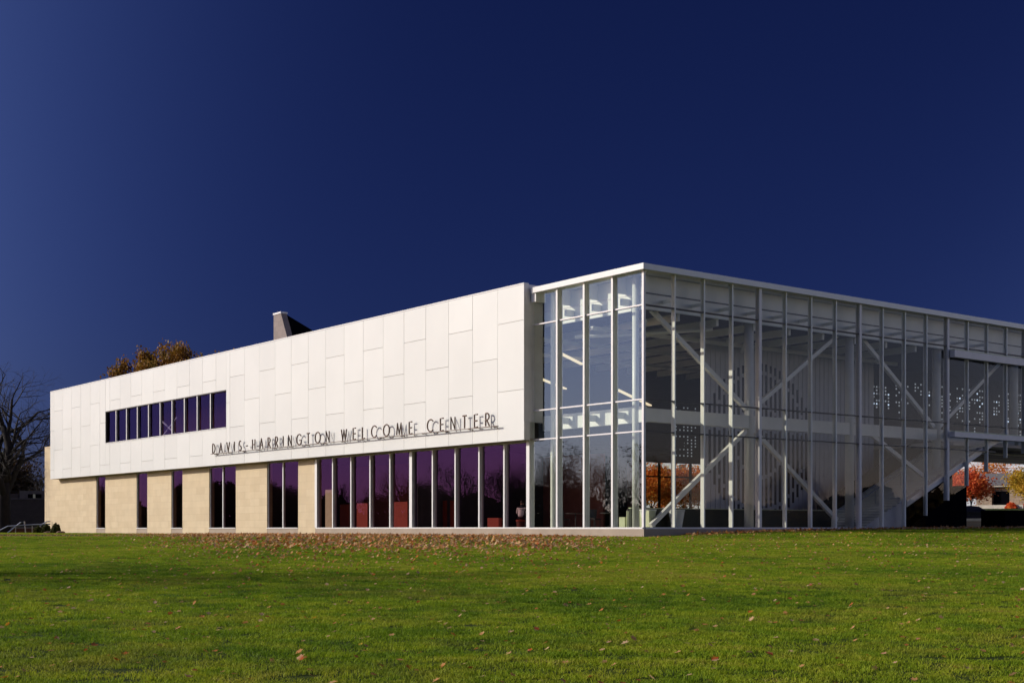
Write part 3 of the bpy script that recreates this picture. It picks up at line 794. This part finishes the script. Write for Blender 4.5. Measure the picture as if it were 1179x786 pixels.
def chair():
    t = thing('chair', 'dark chair', 'chair', (0, 0, .38), 0, 'dark chairs inside the glass hall')
    MB().box(-.22, .22, -.22, .22, .42, .47).build('seat', M_dark, t, bevel=.01)
    MB().prism([(-.21, .20, .50), (.21, .20, .50), (.21, .24, .50), (-.21, .24, .50)], [(-.20, .27, .92), (.20, .27, .92), (.20, .30, .92), (-.20, .30, .92)]).build('backrest', M_dark, t)
    for sx in (-1, 1):
        MB().tube([(sx*.20, -.20, 0), (sx*.19, -.19, .42)], .016, 6).build('leg', M_dark, t)
        MB().tube([(sx*.20, .22, 0), (sx*.19, .19, .42), (sx*.19, .23, .52)], .016, 6).build('leg', M_dark, t)
    return t
def table(x, y, label):
    t = thing('table', label, 'table', (x, y, .38), 0, 'round tables inside the glass hall')
    MB().lathe(0, 0, [(.5, .71), (.52, .72), (.52, .74), (.5, .75)], 28).build('tabletop', M_dark, t)
    MB().lathe(0, 0, [(.03, .03), (.03, .708)], 12).build('stem', M_dark, t)
    MB().lathe(0, 0, [(.3, 0), (.28, .02), (.04, .029)], 20).build('base', M_dark, t)
table(-7.6, 2.6, 'dark round table behind the leftmost hall window bay')
table(-5.3, 2.8, 'dark round table behind the third hall window bay')
c0 = chair(); spots = [(-8.4, 2.5, 90), (-6.9, 2.9, -80), (-7.7, 3.5, 5), (-6.1, 2.5, 95), (-4.6, 3.1, -70), (-5.2, 3.7, 0)]
clab = ['dark chair left of the first hall table', 'dark chair right of the first hall table', 'dark chair behind the first hall table',
        'dark chair left of the second hall table', 'dark chair right of the second hall table', 'dark chair behind the second hall table']
for i, (x, y, a) in enumerate(spots):
    c = c0 if i == 0 else copy_tree(c0)
    c.location = (x, y, .38); c.rotation_euler = (0, 0, rad(a)); c['label'] = clab[i]
def pot(x, y, label):
    t = thing('planter_pot', label, 'planter', (x, y, .38), 0, 'tapered planters behind the side glass')
    MB().lathe(0, 0, [(.24, 0), (.37, .78), (.39, .80), (.39, .86), (.34, .86), (.33, .80)], 24).build('pot', M_steel, t)
    MB().lathe(0, 0, [(.325, .78), (.32, .81)], 20).build('soil', M_dark, t)
pot(-1.75, 3.7, 'pale tapered planter behind the second bay of side glass')
pot(-1.75, 1.9, 'pale tapered planter behind the first bay of side glass')

def skin_body(name, verts, edges, radii, m, parent, sub=2):
    me = bpy.data.meshes.new(name); me.from_pydata(verts, edges, []); me.update()
    o = bpy.data.objects.new(name, me); COL.objects.link(o)
    o.modifiers.new('skin', 'SKIN'); s = o.modifiers.new('sub', 'SUBSURF'); s.levels = sub; s.render_levels = sub
    for i, r in enumerate(radii): me.skin_vertices[0].data[i].radius = (r, r*.85)
    me.skin_vertices[0].data[0].use_root = True
    dg = bpy.context.evaluated_depsgraph_get(); ev = o.evaluated_get(dg)
    m2 = bpy.data.meshes.new_from_object(ev); bpy.data.objects.remove(o)
    m2.name = name; m2.materials.clear(); m2.materials.append(m)
    for p in m2.polygons: p.use_smooth = True
    o = bpy.data.objects.new(name, m2); COL.objects.link(o); o.parent = parent
    return o
def person():
    p = thing('person', 'person in a white shirt sitting behind the window nearest the glass hall', 'person', (-10.35, 1.35, .38), rad(125))
    # seated, leaning forward over the knees; +x is forward
    V = [(0, 0, .55), (.04, 0, .72), (.12, 0, .92), (.18, 0, 1.04), (.22, 0, 1.12), (.26, 0, 1.20), (.27, 0, 1.29),
         (.14, .19, 1.0), (.24, .25, .78), (.46, .20, .74), (.55, .17, .73),
         (.14, -.19, 1.0), (.24, -.25, .78), (.46, -.20, .74), (.55, -.17, .73),
         (.08, .10, .53), (.46, .13, .53), (.44, .13, .12), (.58, .14, .05),
         (.08, -.10, .53), (.46, -.13, .53), (.44, -.13, .12), (.58, -.14, .05)]
    E = [(0, 1), (1, 2), (2, 3), (3, 4), (4, 5), (5, 6), (3, 7), (7, 8), (8, 9), (9, 10), (3, 11), (11, 12), (12, 13), (13, 14), (0, 15), (15, 16), (16, 17), (17, 18), (0, 19), (19, 20), (20, 21), (21, 22)]
    Rr = [.13, .125, .13, .12, .055, .085, .075, .05, .042, .034, .03, .05, .042, .034, .03, .085, .07, .048, .04, .085, .07, .048, .04]
    skin_body('body', V, E, Rr, M_trous, p)
    T = [0, 1, 2, 3, 7, 8, 9, 11, 12, 13]; ix = {k: i for i, k in enumerate(T)}
    E2 = [(ix[a], ix[b]) for a, b in E if a in ix and b in ix]
    skin_body('shirt', [V[k] for k in T], E2, [Rr[k]+.03 for k in T], M_shirt, p)
    hd = MB(); hd.lathe(.275, 0, [(.02, 1.14), (.06, 1.16), (.085, 1.22), (.095, 1.28), (.085, 1.34), (.05, 1.385), (.01, 1.395)], 20)
    hd.build('head', M_skin, p, smooth=True)
    MB().lathe(.255, 0, [(.06, 1.24), (.10, 1.27), (.102, 1.33), (.08, 1.38), (.04, 1.405), (.01, 1.41)], 20).build('hair', M_hair, p, smooth=True)
    for s in (-1, 1):
        h = MB()
        for k in range(4): h.tube([(.56, s*(.165-.018*k), .73), (.63, s*(.165-.018*k), .725), (.66+.01*(k % 2), s*(.163-.018*k), .70)], [.010, .009, .007], 6)
        h.tube([(.55, s*.13, .735), (.60, s*.10, .73)], [.011, .008], 6)
        h.build('hand', M_skin, p)
    st = thing('stool', 'red-brown padded stool under the seated person', 'stool', (-10.35, 1.35, .38))
    MB().lathe(0, 0, [(.22, .34), (.24, .36), (.24, .42), (.2, .44)], 24).build('seat', M_red, st)
    MB().lathe(0, 0, [(.2, 0), (.21, .339)], 20).build('base', mat('brown_stool_base', (.12, .03, .02), .7), st)
person()

# ------------------------------------------------------------------ trees
def skeleton(rng, H, trunk_r, depth=5, spread=.6, start=.25, droop=0, forks=(3, 4), lean=(0, 0)):
    """list of (points, radii) for limbs and list of twig ends"""
    limbs = []; tips = []
    def grow(p, d, l, r, lev):
        n = 5 if lev < 2 else 4; pts = [p.copy()]; rr = [r]
        for i in range(n):
            d = (d+Vector((rng.gauss(0, .13), rng.gauss(0, .13), rng.gauss(0, .08)+.03-droop*lev*.03))).normalized()
            p = p+d*(l/n); pts.append(p.copy()); rr.append(r*(1-.45*(i+1)/n))
        limbs.append((pts, rr, lev))
        if lev >= depth: tips.append(p); return
        k = rng.randint(*forks)
        for j in range(k):
            t = rng.uniform(.35, 1) if j else 1
            i = min(n, max(1, int(t*n))); q = pts[i]
            ax = Vector((rng.gauss(0, 1), rng.gauss(0, 1), rng.gauss(0, .5))); ax = (ax-d*ax.dot(d)).normalized()
            nd = (d*(1-spread*.5)+ax*spread*rng.uniform(.7, 1.2)).normalized()
            grow(q, nd, l*rng.uniform(.58, .80), rr[i]*(.78 if j == 0 else .6), lev+1)
        if lev >= 2: tips.append(p)
    t0 = Vector((0, 0, -.4)); top = H*start
    pts = [t0+Vector((lean[0]*t, lean[1]*t, (top+.4)*t)) for t in (0, .1, .35, .7, 1)]
    limbs.append((pts, [trunk_r*1.5, trunk_r*1.12, trunk_r, trunk_r*.93, trunk_r*.86], 0))
    k = rng.randint(4, 5)
    for j in range(k):
        a = 2*math.pi*(j+rng.random()*.6)/k; s = rng.uniform(.35, .9) if j else .1
        grow(pts[-1-(j % 2)], Vector((math.cos(a)*s, math.sin(a)*s, 1)).normalized(), H*.30*rng.uniform(.8, 1.1), trunk_r*(.62 if j else .75), 1)
    return limbs, tips
def tree(name, label, x, y, H, seed, leafmat=None, nleaf=9000, leaf=.22, trunk_r=None, depth=5, spread=.6, start=.25, clump=.75, group=None, zoff=0, droop=0, forks=(3, 4), maxlev=99, lean=(0, 0)):
    rng = random.Random(seed)
    t = thing(name, label, 'tree', (x, y, ground(x, y)+zoff), 0, group)
    limbs, tips = skeleton(rng, H, trunk_r or H*.018, depth, spread, start, droop, forks, lean)
    zm = max(p.z for p in tips); k = H/zm
    tk = MB(); br = MB()
    for pts, rr, lev in limbs:
        if lev > maxlev: continue
        (tk if lev == 0 else br).tube([p*k for p in pts], [max(.006, r) for r in rr], 9 if lev == 0 else (6 if lev < 3 else 3), cap=lev < 2)
    tk.build('trunk', M_bark, t, smooth=True)
    br.build('limbs', M_bark, t, smooth=True)
    if leafmat:
        r2 = np.random.default_rng(seed); T = np.array([list(p*k) for p in tips])
        w = r2.uniform(.1, 1, len(T)); w /= w.sum()
        c = T[r2.choice(len(T), nleaf, p=w)]+r2.normal(0, clump, (nleaf, 3))*np.array([1, 1, .75])
        u = r2.normal(0, 1, (nleaf, 3)); u /= np.linalg.norm(u, axis=1)[:, None]
        v = np.cross(u, r2.normal(0, 1, (nleaf, 3))); v /= np.linalg.norm(v, axis=1)[:, None]
        s = r2.uniform(.6, 1.25, nleaf)[:, None]*leaf
        V = np.stack([c-u*s*.5, c+v*s*.38, c+u*s*.6, c-v*s*.38], 1).reshape(-1, 3)
        F = np.arange(nleaf*4).reshape(-1, 4)
        np_mesh('crown', V, F, leafmat, t)
    return t
L_rust = ramp_leaf('rust_oak_leaf', [(.07, .032, .008), (.18, .075, .012), (.30, .145, .018), (.24, .17, .028), (.18, .05, .010)])
L_orange = ramp_leaf('orange_maple_leaf', [(.45, .09, .015), (.70, .20, .03), (.78, .30, .05), (.75, .44, .08)], .4)
L_red = ramp_leaf('red_maple_leaf', [(.48, .06, .02), (.75, .13, .04), (.80, .20, .05), (.75, .32, .06)], .4)
L_yellow = ramp_leaf('yellow_autumn_leaf', [(.20, .18, .02), (.48, .30, .03), (.60, .40, .04), (.52, .20, .03)], .4)
L_olive = ramp_leaf('olive_leaf', [(.03, .035, .01), (.07, .07, .015), (.12, .10, .02)])
L_brown = ramp_leaf('brown_leaf', [(.025, .014, .006), (.07, .035, .01), (.11, .06, .015)])

x, y = at(207, 146); oak = tree('autumn_oak', 'rust brown autumn tree rising behind the white roof', x, y, 19.9, 21, L_rust, 75000, .34, .42, 5, .50, .25, .50); oak.scale = (.73, .73, 1.0); oak.rotation_euler.z = .25
x, y = at(4, 125); tree('bare_tree', 'tall leafless tree left of the building with twigs reaching the white wall', x, y, 16.8, 33, None, 0, 0, .66, 6, .68, .26, droop=.2)
x, y = at(48, 150); tree('bare_tree', 'small leafless tree behind the dark building near the stone wall', x, y, 8.5, 35, None, 0, 0, .14, 5, .6, .2)
x, y = at(14, 165); tree('autumn_tree', 'brown leafy tree behind the dark flat-roofed building', x, y, 9.0, 36, L_brown, 14000, .26, .25, 4, .6, .2, .6)
x, y = at(-18, 170); tree('autumn_tree', 'olive brown leafy tree at the left edge behind the dark building', x, y, 9.5, 37, L_olive, 12000, .28, .25, 4, .6, .2, .6)
# beyond the passage and behind the hall
bgs = [('orange autumn maple beyond the passage beside the car', 1130, 205, 8.8, L_orange, 41), ('red autumn maple nearest the black stair wall', 1118, 150, 4.2, L_red, 42),
       ('yellow autumn tree at the right edge beyond the passage', 1189, 160, 4.9, L_yellow, 43), ('tall thin orange tree behind the stone house', 1152, 240, 9.0, L_orange, 44),
       ('orange maple seen through the hall glass at the corner', 750, 138, 4.5, L_orange, 45), ('yellow tree seen through the hall glass beside the orange maple', 768, 146, 4.2, L_yellow, 46),
       ('orange tree seen through the second bay of side glass', 787, 142, 4.4, L_orange, 47), ('small orange tree seen through the hall glass by the white mullion', 804, 150, 4.2, L_orange, 48),
       ('yellow tree seen through the hall glass left of the corner', 728, 150, 4.4, L_yellow, 49), ('olive tree seen through the hall glass behind the cabinets', 712, 155, 4.6, L_olive, 50)]
for lab, px, Y, H, lm, sd in bgs:
    x, y = at(px, Y); tree('autumn_tree', lab, x, y, H, sd, lm, 5200 if Y > 200 else 8000, .26, None, 4, .62, .18, .55, 'autumn trees behind the building')
# trees outside the picture on the left: they stand in the window reflections and throw the bands of shade on the lawn
def atrf(r, f): p = np.array(CAMP[:2])+r*RT+f*FW; return float(p[0]), float(p[1])
protos = [tree('bare_tree', '', 0, 0, 12, 61, None, 0, 0, .26, 5, .62, .22), tree('bare_tree', '', 0, 0, 12, 62, L_brown, 2600, .24, .26, 5, .62, .22, .5)]
left = [(-62, 36, 14, 0), (-27, 26.5, 13, 0), (-52, 20.0, 13, 0), (-66, 48, 12, 0), (-66, 62, 10.5, 0), (-72, 54, 11.5, 1), (-78, 72, 10, 1), (-70, 80, 9.5, 0), (-84, 60, 12, 1),
        (-92, 84, 10.5, 1), (-104, 70, 12, 1), (-112, 40, 13, 1), (-98, 32, 12, 0), (-120, 55, 13, 1), (-124, 86, 11, 1), (-88, 45, 12, 1), (-75, 38, 10, 1), (-132, 30, 13, 1)]
protos.append(tree('autumn_tree', '', 0, 0, 12, 63, L_brown, 9000, .30, .26, 4, .62, .18, .7))
rngW = random.Random(77)
for i in range(46):
    u = rngW.random(); wx = -80-u*115+rngW.uniform(-12, 12); wy = -70+u*22+rngW.uniform(-26, 10)
    q = camrf(wx, wy); left.append((q[0], q[1], rngW.uniform(6.0, 9.0)+3.5*max(0, 1-u*3), rngW.choice([0, 1, 2, 2]) if u > .3 else rngW.choice([0, 0, 0, 1])))
used = set(); rngT = random.Random(9)
for i, (r, f, H, k) in enumerate(left):
    p = protos[k] if k not in used else copy_tree(protos[k]); used.add(k)
    x, y = atrf(r, f); p.location = (x, y, ground(x, y)); s = H/12; p.scale = (s*rngT.uniform(.95, 1.2), s*rngT.uniform(.95, 1.2), s); p.rotation_euler = (0, 0, rngT.uniform(0, 6.28))
    p['label'] = ['leafless tree', 'brown half-bare tree', 'dense brown autumn tree'][k]+' standing on the lawn outside the picture at the left'; p['category'] = 'tree'
    p['group'] = ['leafless trees', 'half-bare brown trees', 'dense brown trees'][k]+' left of the lawn'
p0 = tree('autumn_tree', '', 0, 0, 9, 71, L_yellow, 7000, .28, None, 4, .62, .2, .7)
for i, (x, y, H) in enumerate(((62, 40, 8), (75, 46, 9), (60, 58, 8), (90, 60, 10), (48, 66, 7), (104, 44, 9))):
    p = p0 if i == 0 else copy_tree(p0)
    p.location = (x, y, ground(x, y)); p.scale = (H/9,)*3; p.rotation_euler = (0, 0, i*1.3)
    tag(p, 'yellow autumn tree outside the picture at the right', 'tree', 'yellow trees right of the lawn')

def added_woods():  # added tree belt that blocks the bright horizon in the glass reflections
    r = np.random.default_rng(123); n = 130000
    a = r.uniform(0, 2*math.pi, n); R0 = 245+45*r.uniform(0, 1, n)
    x = -20+R0*np.cos(a); y = 20+R0*np.sin(a)
    top = 7.0+2.0*np.sin(a*23)+1.8*np.sin(a*61+1)+1.2*np.sin(a*140+2)
    z = top*(1-r.uniform(0, 1, n))-.3+np.array([ground(px, py) for px, py in zip(x, y)])
    c = np.stack([x, y, z], 1)
    u = r.normal(0, 1, (n, 3)); u /= np.linalg.norm(u, axis=1)[:, None]; v = np.cross(u, r.normal(0, 1, (n, 3))); v /= np.linalg.norm(v, axis=1)[:, None]
    s = r.uniform(.6, 1.5, n)[:, None]
    V = np.stack([c-u*s, c+v*s*.7, c+u*s, c-v*s*.7], 1).reshape(-1, 3)
    m = ramp_leaf('far_woods_leaf', [(.05, .03, .012), (.09, .055, .018), (.14, .11, .025), (.12, .045, .012), (.20, .14, .03)], .25, .8, .05)
    tag(np_mesh('added_woods', V, np.arange(n*4).reshape(-1, 4), m), 'far belt of brown and olive autumn woods added around the grounds to darken reflections', 'woods', kind='stuff')
added_woods()
# ------------------------------------------------------------------ left: dark building, rails, shrubs
def dark_building():
    x, y = at(-30, 142); t = thing('flat_roofed_building', 'dark brown flat-roofed building at the left edge behind the bare tree', 'building', (x, y, ground(x, y)), YAW)
    MB().box(-26, 8.1, 0, 14, -.5, 3.4).build('wall', M_brownwall, t)
    MB().box(-26, 4.2, 1.2, 13, 3.4, 4.05).build('upper_wall', M_brownwall, t)
    MB().box(-26.1, 8.2, -.06, 14.1, 3.402, 3.55).build('parapet', mat('grey_brown_parapet', (.07, .06, .065), .8), t)
    w = MB().box(5.2, 6.6, 1.15, 1.199, 3.56, 4.0).build('window', M_black, t)
    MB().box(5.75, 5.98, 1.12, 1.148, 3.58, 3.98).build('pane', M_pale, w)
    MB().box(4.3, 8.0, 1.2, 13, 3.56, 4.35).build('rooftop_block', mat('grey_render', (.09, .08, .08), .85), t)
dark_building()
def rails():
    x, y = at(24, 118); z = ground(x, y)
    t = thing('stair_handrail', 'grey metal handrail beside the shrubs left of the limestone wall', 'handrail', (x, y, z), YAW)
    k = 118/1574.8
    def P(px, py): return ((px-24)*k, 0, .36-z+(608.5-py)*k)
    for pts in ([P(-6, 613), P(9, 605.5), P(22, 604.5), P(46, 603.3), P(58, 603)], [P(9, 613), P(24, 601), P(28, 600), P(29.5, 613)], [P(46, 605), P(54, 600), P(58, 600)], [P(46, 605), P(50, 612)]):
        MB().tube(pts, .055, 8).build('rail', M_rail, t)
    for px in (18, 37): MB().tube([P(px, 605), P(px, 614)], .035, 6).build('post', M_rail, t)
    x, y = at(30, 121); w = thing('brick_stair_wall', 'low red-brown brick wall behind the grey handrail', 'wall', (x, y, ground(x, y)), YAW)
    MB().box(-1.3, 2.0, 0, .4, -.5, .42).build('wall', mat('red_brown_brick', (.11, .035, .018), .85, 0, .3, 6), w)
    MB().box(-1.33, 2.03, -.03, .43, .422, .50).build('coping', mat('grey_coping', (.25, .22, .22), .8), w)
rails()
def shrub(px, Y, w, h, seed, label):
    x, y = at(px, Y); t = thing('shrub', label, 'shrub', (x, y, ground(x, y)), 0, 'shrubs at the left end of the limestone wall')
    r = np.random.default_rng(seed); n = 2600
    d = r.normal(0, 1, (n, 3)); d /= np.linalg.norm(d, axis=1)[:, None]; d[:, 2] = np.abs(d[:, 2])
    rad_ = r.uniform(.45, 1.0, n)**.5*(1+.18*np.sin(d[:, 0]*7+seed)*np.cos(d[:, 1]*6))
    c = d*rad_[:, None]*np.array([w/2, w/2, h])
    u = r.normal(0, 1, (n, 3)); u /= np.linalg.norm(u, axis=1)[:, None]; v = np.cross(u, r.normal(0, 1, (n, 3))); v /= np.linalg.norm(v, axis=1)[:, None]
    s = .07
    V = np.stack([c-u*s, c+v*s*.6, c+u*s, c-v*s*.6], 1).reshape(-1, 3)
    np_mesh('foliage', V, np.arange(n*4).reshape(-1, 4), M_boxleaf, t)
    st = MB(); rr = random.Random(seed)
    for k in range(7): st.tube([(0, 0, -.05), (rr.uniform(-.3, .3)*w, rr.uniform(-.3, .3)*w, h*.6)], .018, 5)
    st.build('stems', M_bark, t)
shrub(44, 114, .75, .55, 1, 'small dark shrub nearest the handrail')
shrub(53.5, 113, .7, .7, 2, 'small shrub at the corner of the limestone wall')
shrub(64.5, 111, .75, .75, 3, 'round olive shrub in front of the limestone wall')
def rock(px, Y, s, label, seed):
    x, y = at(px, Y); rng = random.Random(seed)
    me = bpy.data.meshes.new('rock'); import bmesh as bm_
    b = bm_.new(); bm_.ops.create_icosphere(b, subdivisions=2, radius=1)
    for v in b.verts: v.co = Vector((v.co.x*s[0], v.co.y*s[1], v.co.z*s[2]))*rng.uniform(.85, 1.1)
    b.to_mesh(me); b.free(); me.materials.append(mat('brown_rock', (.16, .09, .06), .9, 0, .25, 5))
    o = bpy.data.objects.new('rock', me); COL.objects.link(o); o.location = (x, y, ground(x, y)+.04); o.rotation_euler = (0, 0, YAW)
    tag(o, label, 'rock')
rock(70, 109.5, (.38, .3, .16), 'low brown rock right of the round shrub', 2)
rock(56, 111.5, (.4, .3, .12), 'low brown rock between the shrubs', 3)

# ------------------------------------------------------------------ right: passage, planter wall, street, car, house
MB().poly([(-11, 23.9, .335), (-.6, 23.9, .335), (-.6, 60, .335), (-11, 60, .335)]).build('passage_paving', M_pave)['kind'] = 'structure'
t = thing('planter_wall', 'long black planter wall under the overhang at the right edge', 'planter', (-.8, 28.1, .30))
MB().box(-1.2, .35, 0, 18, -.3, 1.05).build('wall', M_black, t, bevel=.015)
MB().box(-1.22, .37, -.02, 18, 1.052, 1.10).build('coping', M_black, t, bevel=.01)
def strip(name, Y0, Y1, r0, r1, z, m, kind='structure'):
    def c(r, f): p = np.array(CAMP[:2])+r*RT+f*FW; return (p[0], p[1])
    n = 40; V = []; F = []
    for i in range(n+1):
        r = r0+(r1-r0)*i/n
        for f in (Y0, (Y0+Y1)/2, Y1):
            q = c(r, f); V.append((q[0], q[1], ground(*q)+z))
    for i in range(n):
        for j in range(2): a = i*3+j; F.append((a, a+3, a+4, a+1))
    o = np_mesh(name, np.array(V), np.array(F), m); o['kind'] = kind; return o
strip('rear_pavement', 96, 104, 14, 90, .02, M_pave)
strip('road', 111, 126, 4, 90, .05, M_asph)
strip('far_pavement', 128, 132, 4, 90, .09, M_pave)
x, y = at(1128, 107)
t = thing('garden_wall', 'low beige wall with a pale coping in front of the parked car', 'wall', (x, y, ground(x, y)), YAW)
MB().box(-6, 30, 0, .5, -.5, .62).build('wall', M_conc, t)
MB().box(-6.04, 30, -.04, .54, .622, .82).build('coping', M_curb, t)
def car():
    x, y = at(1118, 117.5); t = thing('parked_car', 'black parked car partly hidden by the black stair wall', 'car', (x, y, ground(x, y)+.05), YAW)
    # side profile along x (front at +x)
    prof = [(-2.3, .35), (-2.35, .75), (-2.2, 1.0), (-1.75, 1.05), (-1.1, 1.45), (-.3, 1.52), (.45, 1.45), (1.15, 1.02), (2.05, .86), (2.3, .66), (2.32, .35)]
    body = MB(); w = .88
    def sec(yy, inset):
        return [(px*(1-.01*inset), yy, pz-(.0 if pz < 1.06 else .02*inset)) for px, pz in prof]
    body.prism(sec(-w+.02, 1), sec(-w+.02, 1)) if False else None
    a = [(px, -w+(.16 if pz > 1.1 else 0), pz) for px, pz in prof]; b = [(px, w-(.16 if pz > 1.1 else 0), pz) for px, pz in prof]
    body.prism(a, b); body.build('body', M_carpaint, t, bevel=.05)
    gl = glass('car_glass', (.05, .05, .06), (.9, .9, 1), .08, .8)
    for s in (-1, 1):
        yy = s*(w+.004)
        MB().poly([(-1.55, yy-s*.02, 1.1), (-1.05, yy-s*.15, 1.40), (-.33, yy-s*.162, 1.44), (-.33, yy-s*.02, 1.1)]).build('side_window', gl, t)
        MB().poly([(-.25, yy-s*.02, 1.1), (-.25, yy-s*.162, 1.44), (.40, yy-s*.15, 1.38), (.95, yy-s*.02, 1.1)]).build('side_window', gl, t)
        for px in (-1.45, 1.45):
            wh = MB().tube([(px, s*(w-.12), .33), (px, s*(w+.02), .33)], .33, 20).build('wheel', M_tyre, t)
            MB().tube([(px, s*(w-.1), .33), (px, s*(w+.03), .33)], .2, 16).build('rim', M_rail, wh)
        MB().box(2.2, 2.33, s*.6-.16, s*.6+.16, .62, .74).build('headlight', M_frame, t, bevel=.02)
        MB().box(-2.37, -2.28, s*.62-.14, s*.62+.14, .72, .86).build('tail_light', M_red, t, bevel=.02)
car()
def pale_block():
    x, y = at(950, 285); t = thing('apartment_building', 'long pale building far behind the autumn trees seen through the passage', 'building', (x, y, ground(x, y)), YAW-.6)
    m = mat('pale_render', (.62, .66, .70), .8, 0, .04, .2)
    MB().box(-75, 75, 0, 14, -1, 15).build('wall', m, t)
    MB().box(-75.2, 75.2, -.25, 14.2, 15.01, 15.5).build('parapet', M_frame, t)
    for k in range(4):
        MB().box(-74.5, 74.5, -.12, -.005, 3.0+k*3.1, 3.16+k*3.1).build('storey_band', M_grey, t)
    for i in range(24):
        w = MB()
        for k in range(4): w.box(-70+i*6, -68.4+i*6, -.06, -.006, 1.0+k*3.1, 2.5+k*3.1)
        w.build('window_column', M_dark, t)
pale_block()
def house():
    x, y = at(1157, 172); t = thing('stone_house', 'small rubble stone house with a dark doorway behind the autumn trees', 'house', (x, y, ground(x, y)), YAW-.55)
    st = mat('rubble_stone', (.36, .27, .19), .9, 0, .35, 3.0, bump=.6, bscale=6)
    MB().box(-3.5, -1.6, 0, 7, -.4, 2.6).box(.55, 2.6, 0, 7, -.4, 2.75).box(-1.6, .55, .7, 7, -.4, 2.6).build('wall', st, t)
    MB().box(-1.5, .5, .6, .69, 0, 2.2).build('doorway', M_black, t)
    MB().box(-3.7, 2.9, -.2, 7.2, 2.76, 2.95).build('eave', M_curb, t)
    MB().prism([(-3.8, -.3, 2.96), (-3.8, 7.3, 2.96), (-3.8, 3.5, 4.6)], [(3.0, -.3, 2.96), (3.0, 7.3, 2.96), (3.0, 3.5, 4.6)]).build('roof', mat('grey_shingle', (.16, .15, .15), .85), t)
    MB().box(-3.5, 2.6, -2.2, -1.8, -.4, .45).build('front_wall', M_curb, t)
    for i, dx in enumerate((-.2, 1.9)):
        xx, yy = x+dx*RT[0]-2.6*FW[0], y+dx*RT[1]-2.6*FW[1]
        s = thing('shrub', ['low red shrub left of the stone house pier', 'low red shrub in front of the stone house pier'][i], 'shrub', (xx, yy, ground(xx, yy)), 0, 'red shrubs before the stone house')
        r = np.random.default_rng(80+i); n = 900; d = r.normal(0, 1, (n, 3)); d /= np.linalg.norm(d, axis=1)[:, None]; d[:, 2] = abs(d[:, 2])
        c = d*r.uniform(.5, 1, n)[:, None]*np.array([.8, .5, .75]); u = r.normal(0, .07, (n, 3)); v = r.normal(0, .07, (n, 3))
        np_mesh('foliage', np.stack([c-u, c+v, c+u, c-v], 1).reshape(-1, 3), np.arange(n*4).reshape(-1, 4), L_red, s)
house()
